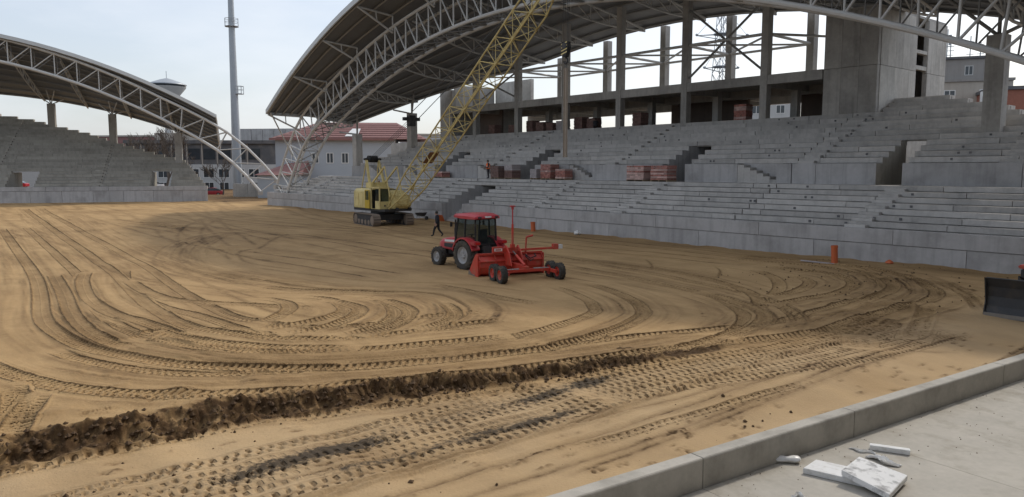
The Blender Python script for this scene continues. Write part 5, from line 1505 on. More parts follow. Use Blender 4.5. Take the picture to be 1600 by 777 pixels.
# machinery house with chamfered roof edges
hs = MB(); hs.prism([(-1.35, 1.44), (1.35, 1.44), (1.35, 2.85), (1.05, 3.1), (-1.05, 3.1), (-1.35, 2.85)], -2.55, 0.15, 'X')
house = ub(hs, "machinery_house", 'yellow', bevel=0.05)
for x in (-2.0, -1.3):
    ub(MB().box(x - 0.28, x + 0.28, -1.375, -1.352, 1.6, 2.7), "side_panel", 'yellow', house)
ub(MB().tube((-1.2, 0.4, 3.1), (-1.2, 0.4, 3.75), 0.08), "exhaust_pipe", 'rust', house)
ub(MB().box(-2.64, -2.57, -0.9, 0.9, 1.7, 2.6), "radiator_grille", 'dark', house)
ub(MB().box(-2.8, -2.56, -1.2, 1.2, 1.24, 1.66), "counterweight", 'dark', house)
# operator's cab, front window towards the boom side
cabm = MB()
X0, X1, Y0_, Y1_ = 0.35, 1.75, -1.42, -0.42
for (xa, ya_) in ((X0, Y0_), (X1 - .09, Y0_), (X0, Y1_ - .09), (X1 - .09, Y1_ - .09)):
    cabm.box(xa, xa + .09, ya_, ya_ + .09, 1.43, 3.15)
cabm.box(X0, X1, Y0_ - .03, Y1_ + .03, 3.151, 3.26)
cabm.box(X1 - .07, X1 - .005, Y0_ + .091, Y1_ - .091, 1.44, 2.05); cabm.box(X0 + .1, X1 - .1, Y1_ - .07, Y1_ - .01, 1.44, 3.1)
cabm.box(X0 + .7, X1 - .091, Y0_ + .01, Y0_ + .07, 1.44, 2.1)
cabm.box(X0, X1, Y0_, Y1_, 1.42, 1.435)
cab = ub(cabm, "cab", 'yellow')
ub(MB().box(X1 - .045, X1 - .03, Y0_ + .1, Y1_ - .1, 2.06, 3.1), "windscreen", 'glass', cab)
ub(MB().box(X0 + .72, X1 - .1, Y0_ + .03, Y0_ + .045, 2.11, 3.1), "side_window", 'glass', cab)
ub(MB().box(X0 + .3, X0 + .75, Y0_ + .3, Y1_ - .2, 1.45, 1.95).box(X0 + .25, X0 + .36, Y0_ + .3, Y1_ - .2, 1.951, 2.6), "seat", 'black', cab)
ub(MB().tube((X1 - .02, Y0_ + .5, 1.7), (X1 + .06, Y0_ + .5, 1.7), 0.07, n=10), "headlight", 'dark', cab)
# open door swung against the house
dm = MB(); dm.box(-0.42, 0.3, -1.52, -1.47, 1.45, 2.15); dm.box(-0.42, -0.34, -1.52, -1.47, 2.151, 3.0); dm.box(.22, .3, -1.52, -1.47, 2.151, 3.0); dm.box(-.339, .219, -1.52, -1.47, 2.92, 3.0)
door = ub(dm, "open_door", 'yellow_deep')
door["label"] = "darker yellow cab door standing open"
ub(MB().box(-.335, .215, -1.505, -1.485, 2.155, 2.915), "door_pane", 'glass', door)
ub(MB().box(0.18, 0.34, -1.33, 1.2, 1.44, 3.0), "doorway", 'black', house)
# front winch cover beside the boom foot
fc = MB(); fc.prism([(0.4, 1.43), (2.3, 1.43), (2.5, 1.75), (2.2, 2.5), (1.2, 2.95), (0.4, 2.95)], -0.3, 1.28, 'Y')
ub(fc, "winch_cover", 'yellow', bevel=0.05)
for y in (-0.15, 1.1):
    ub(MB().lathe([(.04, -.1), (.16, -.1), (.16, .1), (.04, .1)], 12, (2.45, y, 1.38), 'Y'), "fairlead", 'dark')
# gantry
GT = Vector((-1.55, 0, 5.62))
for y in (-0.75, 0.75):
    ub(MB().beam((-0.75, y, 3.1), (-1.55, y * .8, 5.5), 0.2, 0.16), "gantry_leg", 'yellow')
    ub(MB().tube((-2.2, y, 3.0), (-1.6, y * .8, 5.4), 0.05), "gantry_stay", 'boom')
ub(MB().box(-1.35, -0.5, -0.85, 0.85, 3.12, 3.6), "gantry_base", 'yellow', bevel=0.04)
gs = MB().tube((-1.55, -0.85, 5.6), (-1.55, 0.85, 5.6), 0.1, n=10)
gant = ub(gs, "gantry_shaft", 'dark')
for y in (-.35, -.12, .12, .35):
    ub(MB().lathe([(.05, -.06), (.3, -.06), (.22, 0), (.3, .06), (.05, .06)], 16, (-1.55, y, 5.62), 'Y'), "sheave", 'black', gant)
for y in (-0.62, 0.62):
    ub(MB().beam((-1.0, y, 3.3), (1.35, y, 4.95), 0.12, 0.12), "backstop", 'boom')
    ub(MB().tube((1.35, y, 4.95), (2.1, y, 2.4), 0.05), "backstop_rod", 'boom')
# lattice boom
FT = Vector((2.2, 0, 1.55)); TP = Vector((21.45, 0, 17.55))
bd = (TP - FT).normalized(); bs = Vector((0, 1, 0)); bu = bs.cross(bd) * -1
if bu.z < 0: bu = -bu
BL = (TP - FT).length
def bw(t):     # half width and half height along the boom
    return (0.85 if t < 0.04 else 0.78 + 0.0 * t if t < 0.1 else 0.72 if t < 0.86 else 0.72 - 0.45 * (t - 0.86) / 0.14), (0.12 + 0.6 * min(1, t / 0.14)) if t < 0.14 else (0.72 if t < 0.86 else 0.72 - 0.5 * (t - 0.86) / 0.14)
def bp_(t, sy, sz):
    w, h_ = bw(t)
    return FT + bd * BL * t + bs * w * sy + bu * h_ * sz
NB = 22
bm_ = MB()
for sy in (-1, 1):
    for sz in (-1, 1):
        bm_.sweep([bp_(k / NB, sy, sz) for k in range(NB + 1)], 0.062, 6)
boom = ub(bm_, "boom", 'boom')
for k in range(NB):
    t0, t1 = k / NB, (k + 1) / NB
    for sy in (-1, 1):
        a_, c_ = (bp_(t0, sy, -1), bp_(t1, sy, 1)) if k % 2 else (bp_(t0, sy, 1), bp_(t1, sy, -1))
        bar("lattice_bar", 'boom', boom, ur(a_), ur(c_), 0.03)
        bar("lattice_bar", 'boom', boom, ur(bp_(t1, sy, -1)), ur(bp_(t1, sy, 1)), 0.026)
    for sz in (-1, 1):
        a_, c_ = (bp_(t0, -1, sz), bp_(t1, 1, sz)) if k % 2 else (bp_(t0, 1, sz), bp_(t1, -1, sz))
        bar("lattice_bar", 'boom', boom, ur(a_), ur(c_), 0.03)
        bar("lattice_bar", 'boom', boom, ur(bp_(t1, -1, sz)), ur(bp_(t1, 1, sz)), 0.026)
cpl = FT + bd * BL * 0.255
ub(MB().obox(cpl, (1.3, 0.9, 0.04), Matrix((bd, bs, bu)).transposed()), "rusty_plate", 'rust', boom)
ub(MB().tube(TP - bs * .35, TP + bs * .35, 0.08).lathe([(.05, -.2), (.36, -.2), (.28, 0), (.36, .2), (.05, .2)], 18, TP, 'Y'), "boom_tip_sheave", 'dark', boom)
# bridle, pendants and ropes
BR = GT + (TP - GT) * 0.262
ub(MB().box(BR.x - .16, BR.x + .16, -.75, .75, BR.z - .12, BR.z + .14).box(BR.x - .2, BR.x + .2, -.3, .3, BR.z - .55, BR.z + .3), "bridle", 'black')
for y in (-.3, -.1, .1, .3): ub(MB().tube((GT.x, y, GT.z), (BR.x, y, BR.z - .1), 0.018, n=5), "boom_hoist_rope", 'rope')
for y in (-.6, .6): ub(MB().tube((BR.x, y, BR.z), (TP.x, y * .5, TP.z), 0.03, n=5), "pendant_rope", 'rope')
HB = 12.3
for dx, dy in ((-.17, -.07), (-.17, .07), (.17, -.07), (.17, .07)):
    ub(MB().tube((TP.x + .3 + dx, dy, TP.z), (TP.x + .3 + dx, dy, HB + .4), 0.014, n=5), "hoist_rope", 'rope')
hx = TP.x + .3
hook = ub(MB().prism([(hx - .24, HB + .45), (hx + .24, HB + .45), (hx + .3, HB + .1), (hx + .1, HB - .5), (hx - .1, HB - .5), (hx - .3, HB + .1)], -.16, .16, 'Y'), "hook_block", 'black')
for k in range(4):
    z = HB + .34 - k * .2
    ub(MB().add([(hx - .26, -.163, z - .1), (hx + .24, -.163, z + .04), (hx + .24, -.163, z + .12), (hx - .26, -.163, z - .02)], [(0, 1, 2, 3)]), "warning_stripe", 'yellow', hook)
ub(MB().lathe([(.05, -.19), (.2, -.19), (.2, .19), (.05, .19)], 14, (hx, 0, HB + .2), 'Y'), "hook_sheave", 'dark', hook)
pts = [(hx + .17 * math.sin(a), 0, HB - .72 + .17 * math.cos(a)) for a in np.linspace(0, 4.6, 12)]
ub(MB().tube((hx, 0, HB - .5), (hx, 0, HB - .56), .06).sweep(pts, .05, 6), "hook", 'dark', hook)
hp = crane.location + Matrix.Rotation(RAD(2), 3, 'Z') @ Vector((hx, 0, 0))
post = thing("hanging_post", "long thin brown steel post hanging upright from the crane hook", "post", (hp.x, hp.y, 5.5))
MB().box(-.09, .09, -.012, .012, 0, 5.6).box(-.11, -.091, -.09, .09, 0, 5.6).box(.091, .11, -.09, .09, 0, 5.6).build("post", 'post', post)
for s in (-1, 1): MB().tube((s * .1, 0, 5.55), (0, 0, 6.05), 0.02, n=5).build("sling", 'rope', post)


# ------------------------------------------------------------------ wheels
def wheel(parent, x, y, r, w, rim_m, lugs, name="wheel", tyre_m='tyre'):
    """wheel lying in the x-z plane, centre (x, y, r)"""
    hub = MB().lathe([(0.03, -w * .36), (r * .2, -w * .36), (r * .24, -w * .25), (r * .44, -w * .22), (r * .53, -w * .42), (r * .56, -w * .42), (r * .56, w * .42), (r * .53, w * .42), (r * .44, w * .22), (r * .24, w * .25), (r * .2, w * .36), (0.03, w * .36)], 20, (0, 0, 0), 'Y').build(name, rim_m, parent, smooth=True, loc=(x, y, r))
    b = MB().lathe([(r * .55, -w * .44), (r * .62, -w * .5), (r * .82, -w * .52), (r * .93, -w * .46), (r * .955, -w * .2), (r * .955, w * .2), (r * .93, w * .46), (r * .82, w * .52), (r * .62, w * .5), (r * .55, w * .44)], 28, (0, 0, 0), 'Y', cap=False)
    for k in range(lugs):
        for s in (-1, 1):
            a = 2 * math.pi * (k + (0.5 if s > 0 else 0)) / lugs
            mt = Matrix.Rotation(-a, 3, 'Y') @ Matrix.Rotation(s * 0.7, 3, 'X') 
            c = Vector((0, s * w * .26, r * .955))
            b.obox(Matrix.Rotation(-a, 3, 'Y') @ c, (r * .07, w * .56, r * .085), Matrix.Rotation(-a, 3, 'Y') @ Matrix.Rotation(s * 0.72, 3, 'Z'))
    b.build("tyre", tyre_m, hub, smooth=False)
    for k in range(6):
        a = k * math.pi / 3
        for s in (-1, 1):
            MB().tube((r * .17 * math.cos(a), s * w * .34, r * .17 * math.sin(a)), (r * .17 * math.cos(a), s * w * .4, r * .17 * math.sin(a)), r * .025, n=6).build("wheel_nut", 'dark', hub)
    return hub


# ------------------------------------------------------------------ tractor (x forward, y left)
TG = ground_z(-28.9, 22.0)
tr_ = thing("tractor", "red farm tractor with glazed cab pulling a grader across the sand", "tractor", (-28.85, 22.0, TG - 0.05), math.pi)
for s in (-1, 1):
    wheel(tr_, 0, s * 0.80, 0.745, 0.46, 'rim', 18)
    wheel(tr_, 2.3, s * 0.78, 0.49, 0.34, 'rim', 15)
MB().box(-0.35, 1.0, -0.28, 0.28, 0.5, 1.05).box(1.001, 2.3, -0.2, 0.2, 0.55, 0.85).build("chassis", 'dark', tr_, bevel=0.03)
MB().beam((2.3, -0.72, 0.49), (2.3, 0.72, 0.49), 0.18, 0.2).build("front_axle", 'dark', tr_, bevel=0.03)
MB().beam((0, -0.7, 0.745), (0, 0.7, 0.745), 0.26, 0.3).build("rear_axle", 'dark', tr_, bevel=0.03)
secs = []
for x, zt, zb_, w in ((0.85, 1.52, .82, .36), (1.4, 1.5, .82, .37), (2.2, 1.42, .84, .36), (2.7, 1.33, .86, .33), (2.95, 1.2, .9, .27), (3.0, 1.05, .95, .22)):
    secs.append([(x, -w, zb_), (x, w, zb_), (x, w, zb_ + (zt - zb_) * .62), (x, w * .82, zt - .05), (x, w * .45, zt), (x, -w * .45, zt), (x, -w * .82, zt - .05), (x, -w, zb_ + (zt - zb_) * .62)])
hood = MB().loft(secs).build("hood", 'red', tr_, smooth=True)
for s in (-1, 1):
    MB().add([(1.0, s * .382, 1.22), (2.35, s * .372, 1.2), (2.35, s * .372, 1.3), (1.0, s * .382, 1.36)], [(0, 1, 2, 3)]).build("silver_stripe", 'white', hood)
    MB().add([(1.35, s * .384, .92), (2.4, s * .372, .95), (2.4, s * .372, 1.13), (1.35, s * .384, 1.15)], [(0, 1, 2, 3)]).build("side_grille", 'dark', hood)
    MB().box(2.9, 2.99, s * .14 - .07, s * .14 + .07, 1.0, 1.12).build("headlight", 'white', hood)
MB().box(2.45, 3.05, -.24, .24, .5, .84).build("front_weight", 'dark', tr_, bevel=0.03)
MB().tube((1.45, .34, 1.4), (1.45, .34, 2.35), 0.045).tube((1.45, .34, 1.5), (1.45, .34, 1.95), 0.07).build("exhaust_stack", 'dark', tr_)
# cab frame: posts, sills, roof
P = {'A': (1.0, .72, 1.15), 'At': (0.78, .66, 2.46), 'B': (0.15, .78, 1.1), 'Bt': (0.12, .70, 2.48), 'C': (-.55, .62, 1.25), 'Ct': (-.5, .6, 2.46)}
def sp(k, s): return (P[k][0], P[k][1] * s, P[k][2])
for s in (-1, 1):
    for a_, c_ in (('A', 'At'), ('B', 'Bt'), ('C', 'Ct')):
        MB().beam(sp(a_, s), sp(c_, s), 0.06, 0.07).build("cab_post", 'black', tr_)
    MB().beam(sp('A', s), sp('B', s), 0.05, 0.06).beam(sp('B', s), sp('C', s), 0.05, 0.06).beam(sp('At', s), sp('Ct', s), 0.05, 0.06).build("cab_rail", 'black', tr_)
    MB().add([sp('A', s), sp('B', s), sp('Bt', s), sp('At', s)], [(0, 1, 2, 3)]).build("door_pane", 'glass', tr_)
    MB().add([sp('B', s), sp('C', s), sp('Ct', s), sp('Bt', s)], [(0, 1, 2, 3)]).build("side_pane", 'glass', tr_)
    # fenders over the rear wheels
    f = []
    for a in np.linspace(0.25, 2.75, 9):
        x, z = 0.86 * math.cos(a), 0.745 + 0.86 * math.sin(a)
        f.append([(x, s * .55, z), (x, s * 1.02, z - .02), (x * .96, s * 1.02, z - .08), (x * .96, s * .55, z - .06)])
    fd = MB().loft(f).build("fender", 'red', tr_, smooth=True)
    MB().box(-.97, -.55, s * .62 - (0 if s > 0 else .36), s * .62 + (.36 if s > 0 else 0), 1.26, 1.44).build("fender_end", 'red', fd, bevel=0.04)
    MB().box(-.985, -.972, s * .8 - .13, s * .8 + .13, 1.3, 1.4).build("tail_lamp", 'lamp_red', fd)
    MB().tube((0.85, s * .7, 2.2), (0.95, s * 1.02, 2.2), 0.015).box(.9, .93, s * .98 - .06, s * .98 + .06, 2.05, 2.27).build("mirror", 'black', tr_)
    MB().box(.55, .95, s * .62 - .12, s * .62 + .12, .55, .6).box(.57, .6, s * .62 - .1, s * .62 + .1, .6, 1.1).build("step", 'dark', tr_)
MB().add([sp('A', -1), sp('A', 1), sp('At', 1), sp('At', -1)], [(0, 1, 2, 3)]).build("windscreen", 'glass', tr_)
MB().add([sp('C', -1), sp('C', 1), sp('Ct', 1), sp('Ct', -1)], [(0, 1, 2, 3)]).build("rear_window", 'glass', tr_)
MB().beam(sp('C', -1), sp('C', 1), .06, .07).beam(sp('Ct', -1), sp('Ct', 1), .06, .07).build("cab_rail", 'black', tr_)
secs = []
for x, w, z0, z1 in ((-.72, .62, 2.5, 2.56), (-.66, .74, 2.46, 2.64), (-.2, .8, 2.46, 2.72), (.5, .8, 2.47, 2.73), (1.0, .76, 2.5, 2.68), (1.16, .62, 2.54, 2.6)):
    secs.append([(x, -w, z0), (x, w, z0), (x, w, (z0 + z1) / 2), (x, w * .86, z1 - .02), (x, 0, z1), (x, -w * .86, z1 - .02), (x, -w, (z0 + z1) / 2)])
rf = MB().loft(secs).build("cab_roof", 'red', tr_, smooth=True)
MB().box(-.735, -.70, -.18, .18, 2.52, 2.6).build("roof_plate", 'white', rf)
for s in (-.5, .5): MB().box(-.75, -.69, s - .09, s + .09, 2.5, 2.58).build("work_lamp", 'dark', rf)
MB().box(-.3, .15, -.25, .25, 1.1, 1.35).box(-.38, -.26, -.24, .24, 1.351, 1.95).build("seat", 'black', tr_, bevel=0.03)
MB().lathe([(.17, -.015), (.2, 0), (.17, .015)], 16, (.55, 0, 1.65)).tube((.7, 0, 1.2), (.55, 0, 1.65), .03).build("steering_wheel", 'black', tr_)
MB().box(.62, .9, -.3, .3, 1.1, 1.5).build("dashboard", 'black', tr_, bevel=0.03)
for s in (-1, 1): MB().beam((-.3, s * .2, .5), (-1.05, s * .36, .5), .05, .09).beam((-.4, s * .25, 1.05), (-.95, s * .36, .95), .04, .05).tube((-.9, s * .36, .95), (-1.0, s * .36, .5), .025).build("lift_arm", 'dark', tr_)
MB().box(-.62, -.36, -.28, .28, .55, 1.2).build("hitch_block", 'dark', tr_, bevel=0.03)

# ------------------------------------------------------------------ land leveller behind the tractor
LG = ground_z(-24.9, 21.3)
lv_ = thing("land_leveller", "bright red box land leveller with tandem wheels and tall sensor mast", "leveller", (-24.9, 21.3, LG - 0.04), RAD(165))
for s in (-1, 1):
    for x in (-0.2, -0.98): wheel(lv_, x, s * 1.36, 0.385, 0.27, 'red_orange', 16, tyre_m='tyre')
    MB().beam((0.1, s * 1.12, .42), (-1.15, s * 1.12, .42), .09, .14).build("tandem_beam", 'red_orange', lv_)
    for x in (-.2, -.98): MB().tube((x, s * 1.1, .385), (x, s * 1.3, .385), .04).build("stub_axle", 'worn_steel', lv_)
MB().beam((-.58, -1.12, .46), (-.58, 1.12, .46), .12, .12).build("axle_beam", 'red_orange', lv_)
MB().tube((-.58, -.3, .52), (-.58, -1.05, .5), .05).tube((-.58, .4, .52), (-.58, 1.05, .5), .05).build("axle_ram", 'worn_steel', lv_)
# curved bucket back
secs = []
arc = [(1.72, .06), (1.42, .04), (1.16, .18), (1.06, .45), (1.08, .74), (1.24, .97)]
outer = [(x - .05, z) for x, z in arc]
ring = arc + outer[::-1]
MB().prism(ring, -1.6, 1.6, 'Y').build("bucket", 'red_orange', lv_)
for y in (-1.55, -.78, .0, .78, 1.55):
    MB().prism([(1.36, .05), (1.02, .12), (.93, .45), (.96, .8), (1.14, 1.02), (1.18, .96), (1.04, .74), (1.01, .45), (1.11, .18)], y - .02, y + .02, 'Y').build("bucket_rib", 'red_orange', lv_)
MB().tube((1.0, -1.6, .72), (1.0, 1.6, .72), .045).build("stiffener_tube", 'red_orange', lv_)
MB().box(1.12, 1.26, -1.6, 1.6, .975, 1.06).build("top_rail", 'red_orange', lv_)
for s in (-1, 1):
    pl = MB().prism([(1.0, .05), (2.1, .03), (1.95, .3), (1.3, 1.02), (1.02, 1.0)], s * 1.62 - .02, s * 1.62 + .02, 'Y').build("side_plate", 'red_orange', lv_)
    MB().prism([(1.3, -.02), (2.16, -.02), (2.0, .26), (1.75, .12), (1.35, .1)], s * 1.65 - .012, s * 1.65 + .012, 'Y').build("worn_edge", 'worn_steel', pl)
MB().box(1.6, 1.82, -1.6, 1.6, .0, .055).build("cutting_edge", 'worn_steel', lv_)
# central frame, hydraulic cylinder, plates
MB().beam((-.58, 0, .52), (1.0, 0, .55), .22, .2).build("centre_beam", 'red_orange', lv_)
MB().prism([(.35, .55), (1.15, .55), (1.25, 1.2), (.95, 1.42), (.6, 1.1)], -.32, -.27, 'Y').build("mast_plate", 'red_orange', lv_)
MB().prism([(.35, .55), (1.15, .55), (1.25, 1.2), (.95, 1.42), (.6, 1.1)], .27, .32, 'Y').build("mast_plate", 'red_orange', lv_)
MB().box(.88, 1.06, .45, .95, 1.08, 1.36).box(.9, 1.05, -.2, .44, 1.1, 1.3).build("valve_box", 'red_orange', lv_, bevel=0.02)
pl = MB().box(.872, .879, .52, .9, 1.17, 1.29).build("name_plate", 'white', lv_)
MB().box(.866, .871, .58, .84, 1.2, 1.26).build("plate_print", 'red_orange', pl)
MB().tube((-.35, 0, .65), (.5, 0, 1.0), .055).build("cylinder", 'red_orange', lv_); MB().tube((.5, 0, 1.0), (.85, 0, 1.15), .03).build("piston_rod", 'worn_steel', lv_)
MB().box(.82, .98, -.09, .09, 1.3, 1.46).tube((.9, 0, 1.46), (.9, 0, 2.35), .055, .05).build("sensor_mast", 'red_orange', lv_)
MB().tube((.9, 0, 2.35), (.9, 0, 3.0), .03).tube((.9, 0, 3.0), (.9, 0, 3.12), .06).box(.82, .98, -.1, .1, 3.12, 3.18).build("mast_top", 'red', lv_)
MB().tube((.85, -.62, 1.05), (.85, -.66, 1.75), .04).tube((.85, -.66, 1.75), (.78, -.95, 1.83), .045).build("lever_post", 'red_orange', lv_)
MB().beam((.8, -.2, 1.2), (.75, -2.05, 1.22), .1, .09).build("side_arm", 'red_orange', lv_)
MB().box(.66, .86, -2.2, -1.95, 1.16, 1.4).build("arm_bracket", 'red_orange', lv_); MB().box(.68, .84, -2.42, -2.21, 1.18, 1.36).build("arm_end", 'white', lv_)
MB().sweep([(.6, -.5, 1.0), (.4, -.65, .85), (.35, -.9, .95), (.7, -1.0, 1.0)], .03, 5).sweep([(.5, -.45, .95), (.3, -.6, .75), (.5, -.85, .8)], .03, 5).build("hose", 'black', lv_)
MB().sweep([(1.1, .1, 1.1), (1.6, .15, 1.25), (2.2, .1, 1.05), (2.9, .05, 1.1)], .025, 5).build("hose", 'black', lv_)
MB().beam((1.3, 0, .6), (3.0, 0, .5), .16, .14).build("drawbar", 'red_orange', lv_)

# ------------------------------------------------------------------ bulldozer at the right edge (mostly outside the picture)
DG = ground_z(-7.6, 28.8)
dz = thing("bulldozer", "bulldozer with wide black blade at the right edge of the picture", "bulldozer", (-7.35, 29.6, DG + 0.08), RAD(-92))
ring = [(1.52, 0.0), (1.36, .3), (1.32, .62), (1.38, .95), (1.56, 1.26), (1.5, 1.28), (1.3, .97), (1.24, .62), (1.28, .28), (1.44, -.02)]
bl_ = MB().prism(ring, -1.62, 1.62, 'Y').build("blade", 'dark', dz)
MB().box(1.5, 1.58, -1.62, 1.62, -.04, .1).build("cutting_edge", 'worn_steel', bl_)
for s in (-1, 1):
    MB().prism([(1.2, .0), (1.56, -.02), (1.44, .5), (1.62, 1.27), (1.25, 1.2)], s * 1.63 - .015, s * 1.63 + .015, 'Y').build("end_plate", 'dark', bl_)
    MB().beam((1.3, s * .9, .4), (-.9, s * 1.02, .5), .14, .2).build("push_arm", 'dark', dz)
    MB().tube((1.28, s * .45, .85), (.3, s * .45, 1.25), .06).build("lift_ram", 'worn_steel', dz)
    b = MB(); prof = []
    for k in range(18):
        a = 2 * math.pi * k / 18; prof.append(((.75 if math.cos(a) > 0 else -1.85) + .4 * math.cos(a), .42 + .4 * math.sin(a)))
    b.prism(prof, s * .8 - .22, s * .8 + .22, 'Y'); t_ = b.build("track", 'dark', dz)
    for k in range(13): MB().box(-1.9 + k * .21, -1.76 + k * .21, s * .8 - .25, s * .8 + .25, .8, .86).build("track_shoe", 'rust_brown', t_)
MB().prism([(-.7, .75), (.85, .75), (.95, 1.0), (.9, 1.5), (-.7, 1.62)], -.5, .5, 'Y').build("engine_hood", 'red_orange', dz, bevel=0.05)
MB().box(-1.7, .2, -1.15, -.52, 1.5, 1.62).build("fender", 'red_orange', dz, bevel=.03)
MB().tube((-.2, -1.0, 1.62), (-.2, -1.0, 2.1), .03).box(-.26, -.1, -1.1, -.9, 2.1, 2.28).build("work_lamp", 'red_orange', dz)
MB().box(-1.7, .1, -1.1, -.53, .86, 1.49).build("side_tank", 'dark', dz, bevel=.04)
MB().sweep([(.4, -.7, 1.1), (.8, -.9, 1.3), (1.1, -.8, 1.0)], .035, 6).build("hose", 'black', dz)
MB().box(-2.1, -.72, -.6, .6, .75, 1.3).build("rear_body", 'red_orange', dz, bevel=0.05)
MB().box(-1.9, -1.2, -.3, .3, 1.301, 1.9).build("seat", 'black', dz, bevel=.04)
for sx, sy in ((-.75, -.6), (-.75, .6), (-2.0, -.6), (-2.0, .6)): MB().box(sx - .05, sx + .05, sy - .05, sy + .05, 1.3, 2.6).build("canopy_post", 'red_orange', dz)
MB().box(-2.2, -.5, -.8, .8, 2.601, 2.7).build("canopy", 'red_orange', dz, bevel=.03)
MB().tube((.3, .2, 1.5), (.3, .2, 2.2), .05).build("exhaust_stack", 'dark', dz)


# ------------------------------------------------------------------ people
def person_material(name, trousers, jacket, hands, shoe=(0.02, 0.02, 0.02), skin=(0.42, 0.26, 0.19)):
    m = bpy.data.materials.new(name); m.use_nodes = True
    n, l = m.node_tree.nodes, m.node_tree.links
    b = n["Principled BSDF"]; b.inputs["Roughness"].default_value = 0.85
    tc = n.new("ShaderNodeTexCoord"); sx = n.new("ShaderNodeSeparateXYZ"); l.new(tc.outputs["Object"], sx.inputs[0])
    def cmp(src, v, op='GREATER_THAN'):
        t = n.new("ShaderNodeMath"); t.operation = op; l.new(src, t.inputs[0]); t.inputs[1].default_value = v; return t.outputs[0]
    def mix(f, a, c):
        t = n.new("ShaderNodeMixRGB"); l.new(f, t.inputs[0])
        if isinstance(a, tuple): t.inputs[1].default_value = (*a, 1)
        else: l.new(a, t.inputs[1])
        t.inputs[2].default_value = (*c, 1); return t.outputs[0]
    c = mix(cmp(sx.outputs[2], hands['ankle']), shoe, trousers)
    c = mix(cmp(sx.outputs[2], hands['waist']), c, jacket)
    c = mix(cmp(sx.outputs[2], hands['collar']), c, skin)
    for h in hands['pos']:
        d = n.new("ShaderNodeVectorMath"); d.operation = 'DISTANCE'; l.new(tc.outputs["Object"], d.inputs[0]); d.inputs[1].default_value = h
        c = mix(cmp(d.outputs["Value"], 0.115, 'LESS_THAN'), c, skin)
    l.new(c, b.inputs["Base Color"])
    return m


def person(name, label, loc, rz, J, trousers, jacket, hair=(0.03, 0.025, 0.02), vest=None):
    """J: joint positions (x right, y forward, z up). Continuous skinned body with fingers."""
    root = thing(name, label, "person", loc, rz)
    V, E_, Rd = [], [], []
    def add(p, r, parent=None):
        V.append(tuple(p)); Rd.append(r)
        if parent is not None: E_.append((parent, len(V) - 1))
        return len(V) - 1
    pel = add(J['pelvis'], .14)
    sp_ = add(J['spine'], .135, pel); ch = add(J['chest'], .155, sp_); nk = add(J['neck'], .062, ch)
    hd = Vector(J['head']); h0 = add(hd - Vector((0, 0, .06)), .07, nk); h1 = add(hd + Vector((0, .005, .03)), .098, h0); h2 = add(hd + Vector((0, -.005, .10)), .075, h1)
    nose = add(hd + Vector(J.get('face', (0, .1, .01))), .018, h1)
    hands_ = []
    for s in ('l', 'r'):
        sh = add(J['sh_' + s], .075, ch); el = add(J['el_' + s], .052, sh); wr = add(J['wr_' + s], .036, el)
        w = Vector(J['wr_' + s]); d = (w - Vector(J['el_' + s])).normalized()
        side = Vector((0, 1, 0)) if abs(d.y) < .8 else Vector((1, 0, 0))
        side = (side - d * side.dot(d)).normalized()
        pm = add(w + d * .075, .034, wr); hands_.append(tuple(w + d * .1))
        for k, (o, L) in enumerate(((.03, .07), (.01, .085), (-.012, .078), (-.032, .06))):
            f1 = add(w + d * (.075 + L * .55) + side * o, .0095, pm); add(w + d * (.075 + L) + side * o * .9 + Vector((0, 0.012, -.004)), .0085, f1)
        t1 = add(w + d * .05 + side * .055, .0105, pm); add(w + d * .085 + side * .07, .009, t1)
        hp_ = add(J['hip_' + s], .105, pel); kn = add(J['kn_' + s], .07, hp_); an = add(J['an_' + s], .047, kn); add(J['toe_' + s], .042, an)
    me = bpy.data.meshes.new("body"); me.from_pydata(V, E_, [])
    o = bpy.data.objects.new("body", me); COL.objects.link(o); o.parent = root
    sk = o.modifiers.new("skin", 'SKIN'); sk.use_smooth_shade = True
    for i, r in enumerate(Rd):
        me.skin_vertices[0].data[i].radius = (r * (1.16 if r > .03 else 1), r * (1.16 if r > .03 else 1))
        me.skin_vertices[0].data[i].use_root = (i == 0)
    ss = o.modifiers.new("sub", 'SUBSURF'); ss.levels = 1; ss.render_levels = 2
    me.materials.append(person_material(name + "_clothes", trousers, jacket, dict(ankle=J.get('z_ankle', .09), waist=J.get('z_waist', .93), collar=J['neck'][2] + .02, pos=hands_)))
    M['hair_' + label[:8]] = mat("hair", hair, .7, .1, 8)
    b = MB(); b.lathe([(.098, -.03), (.106, .03), (.1, .09), (.07, .14), (.02, .158)], 14, hd + Vector((0, -.022, .02)))
    b.build("hair", 'hair_' + label[:8], root, smooth=True)
    if vest:
        M['vest_' + label[:8]] = mat("vest", vest, .7, .08, 6)
        c0, c1 = Vector(J['spine']), Vector(J['chest'])
        secs = []
        for t, w, d in ((-.75, .235, .2), (.0, .23, .2), (.5, .24, .205), (1.0, .25, .21), (1.45, .24, .18), (1.75, .13, .12)):
            c = c0 + (c1 - c0) * t
            secs.append([c + Vector((w * math.cos(a), d * math.sin(a), 0)) for a in np.linspace(0, 2 * math.pi, 14, endpoint=False)])
        v_ = MB().loft(secs).build("safety_vest", 'vest_' + label[:8], root, smooth=True)
        for t in (-.2, .45):
            c = c0 + (c1 - c0) * t
            MB().loft([[c + Vector((0.242 * math.cos(a), .21 * math.sin(a), dz_)) for a in np.linspace(0, 2 * math.pi, 14, endpoint=False)] for dz_ in (-.025, .025)]).build("reflective_band", 'white', v_)
    return root


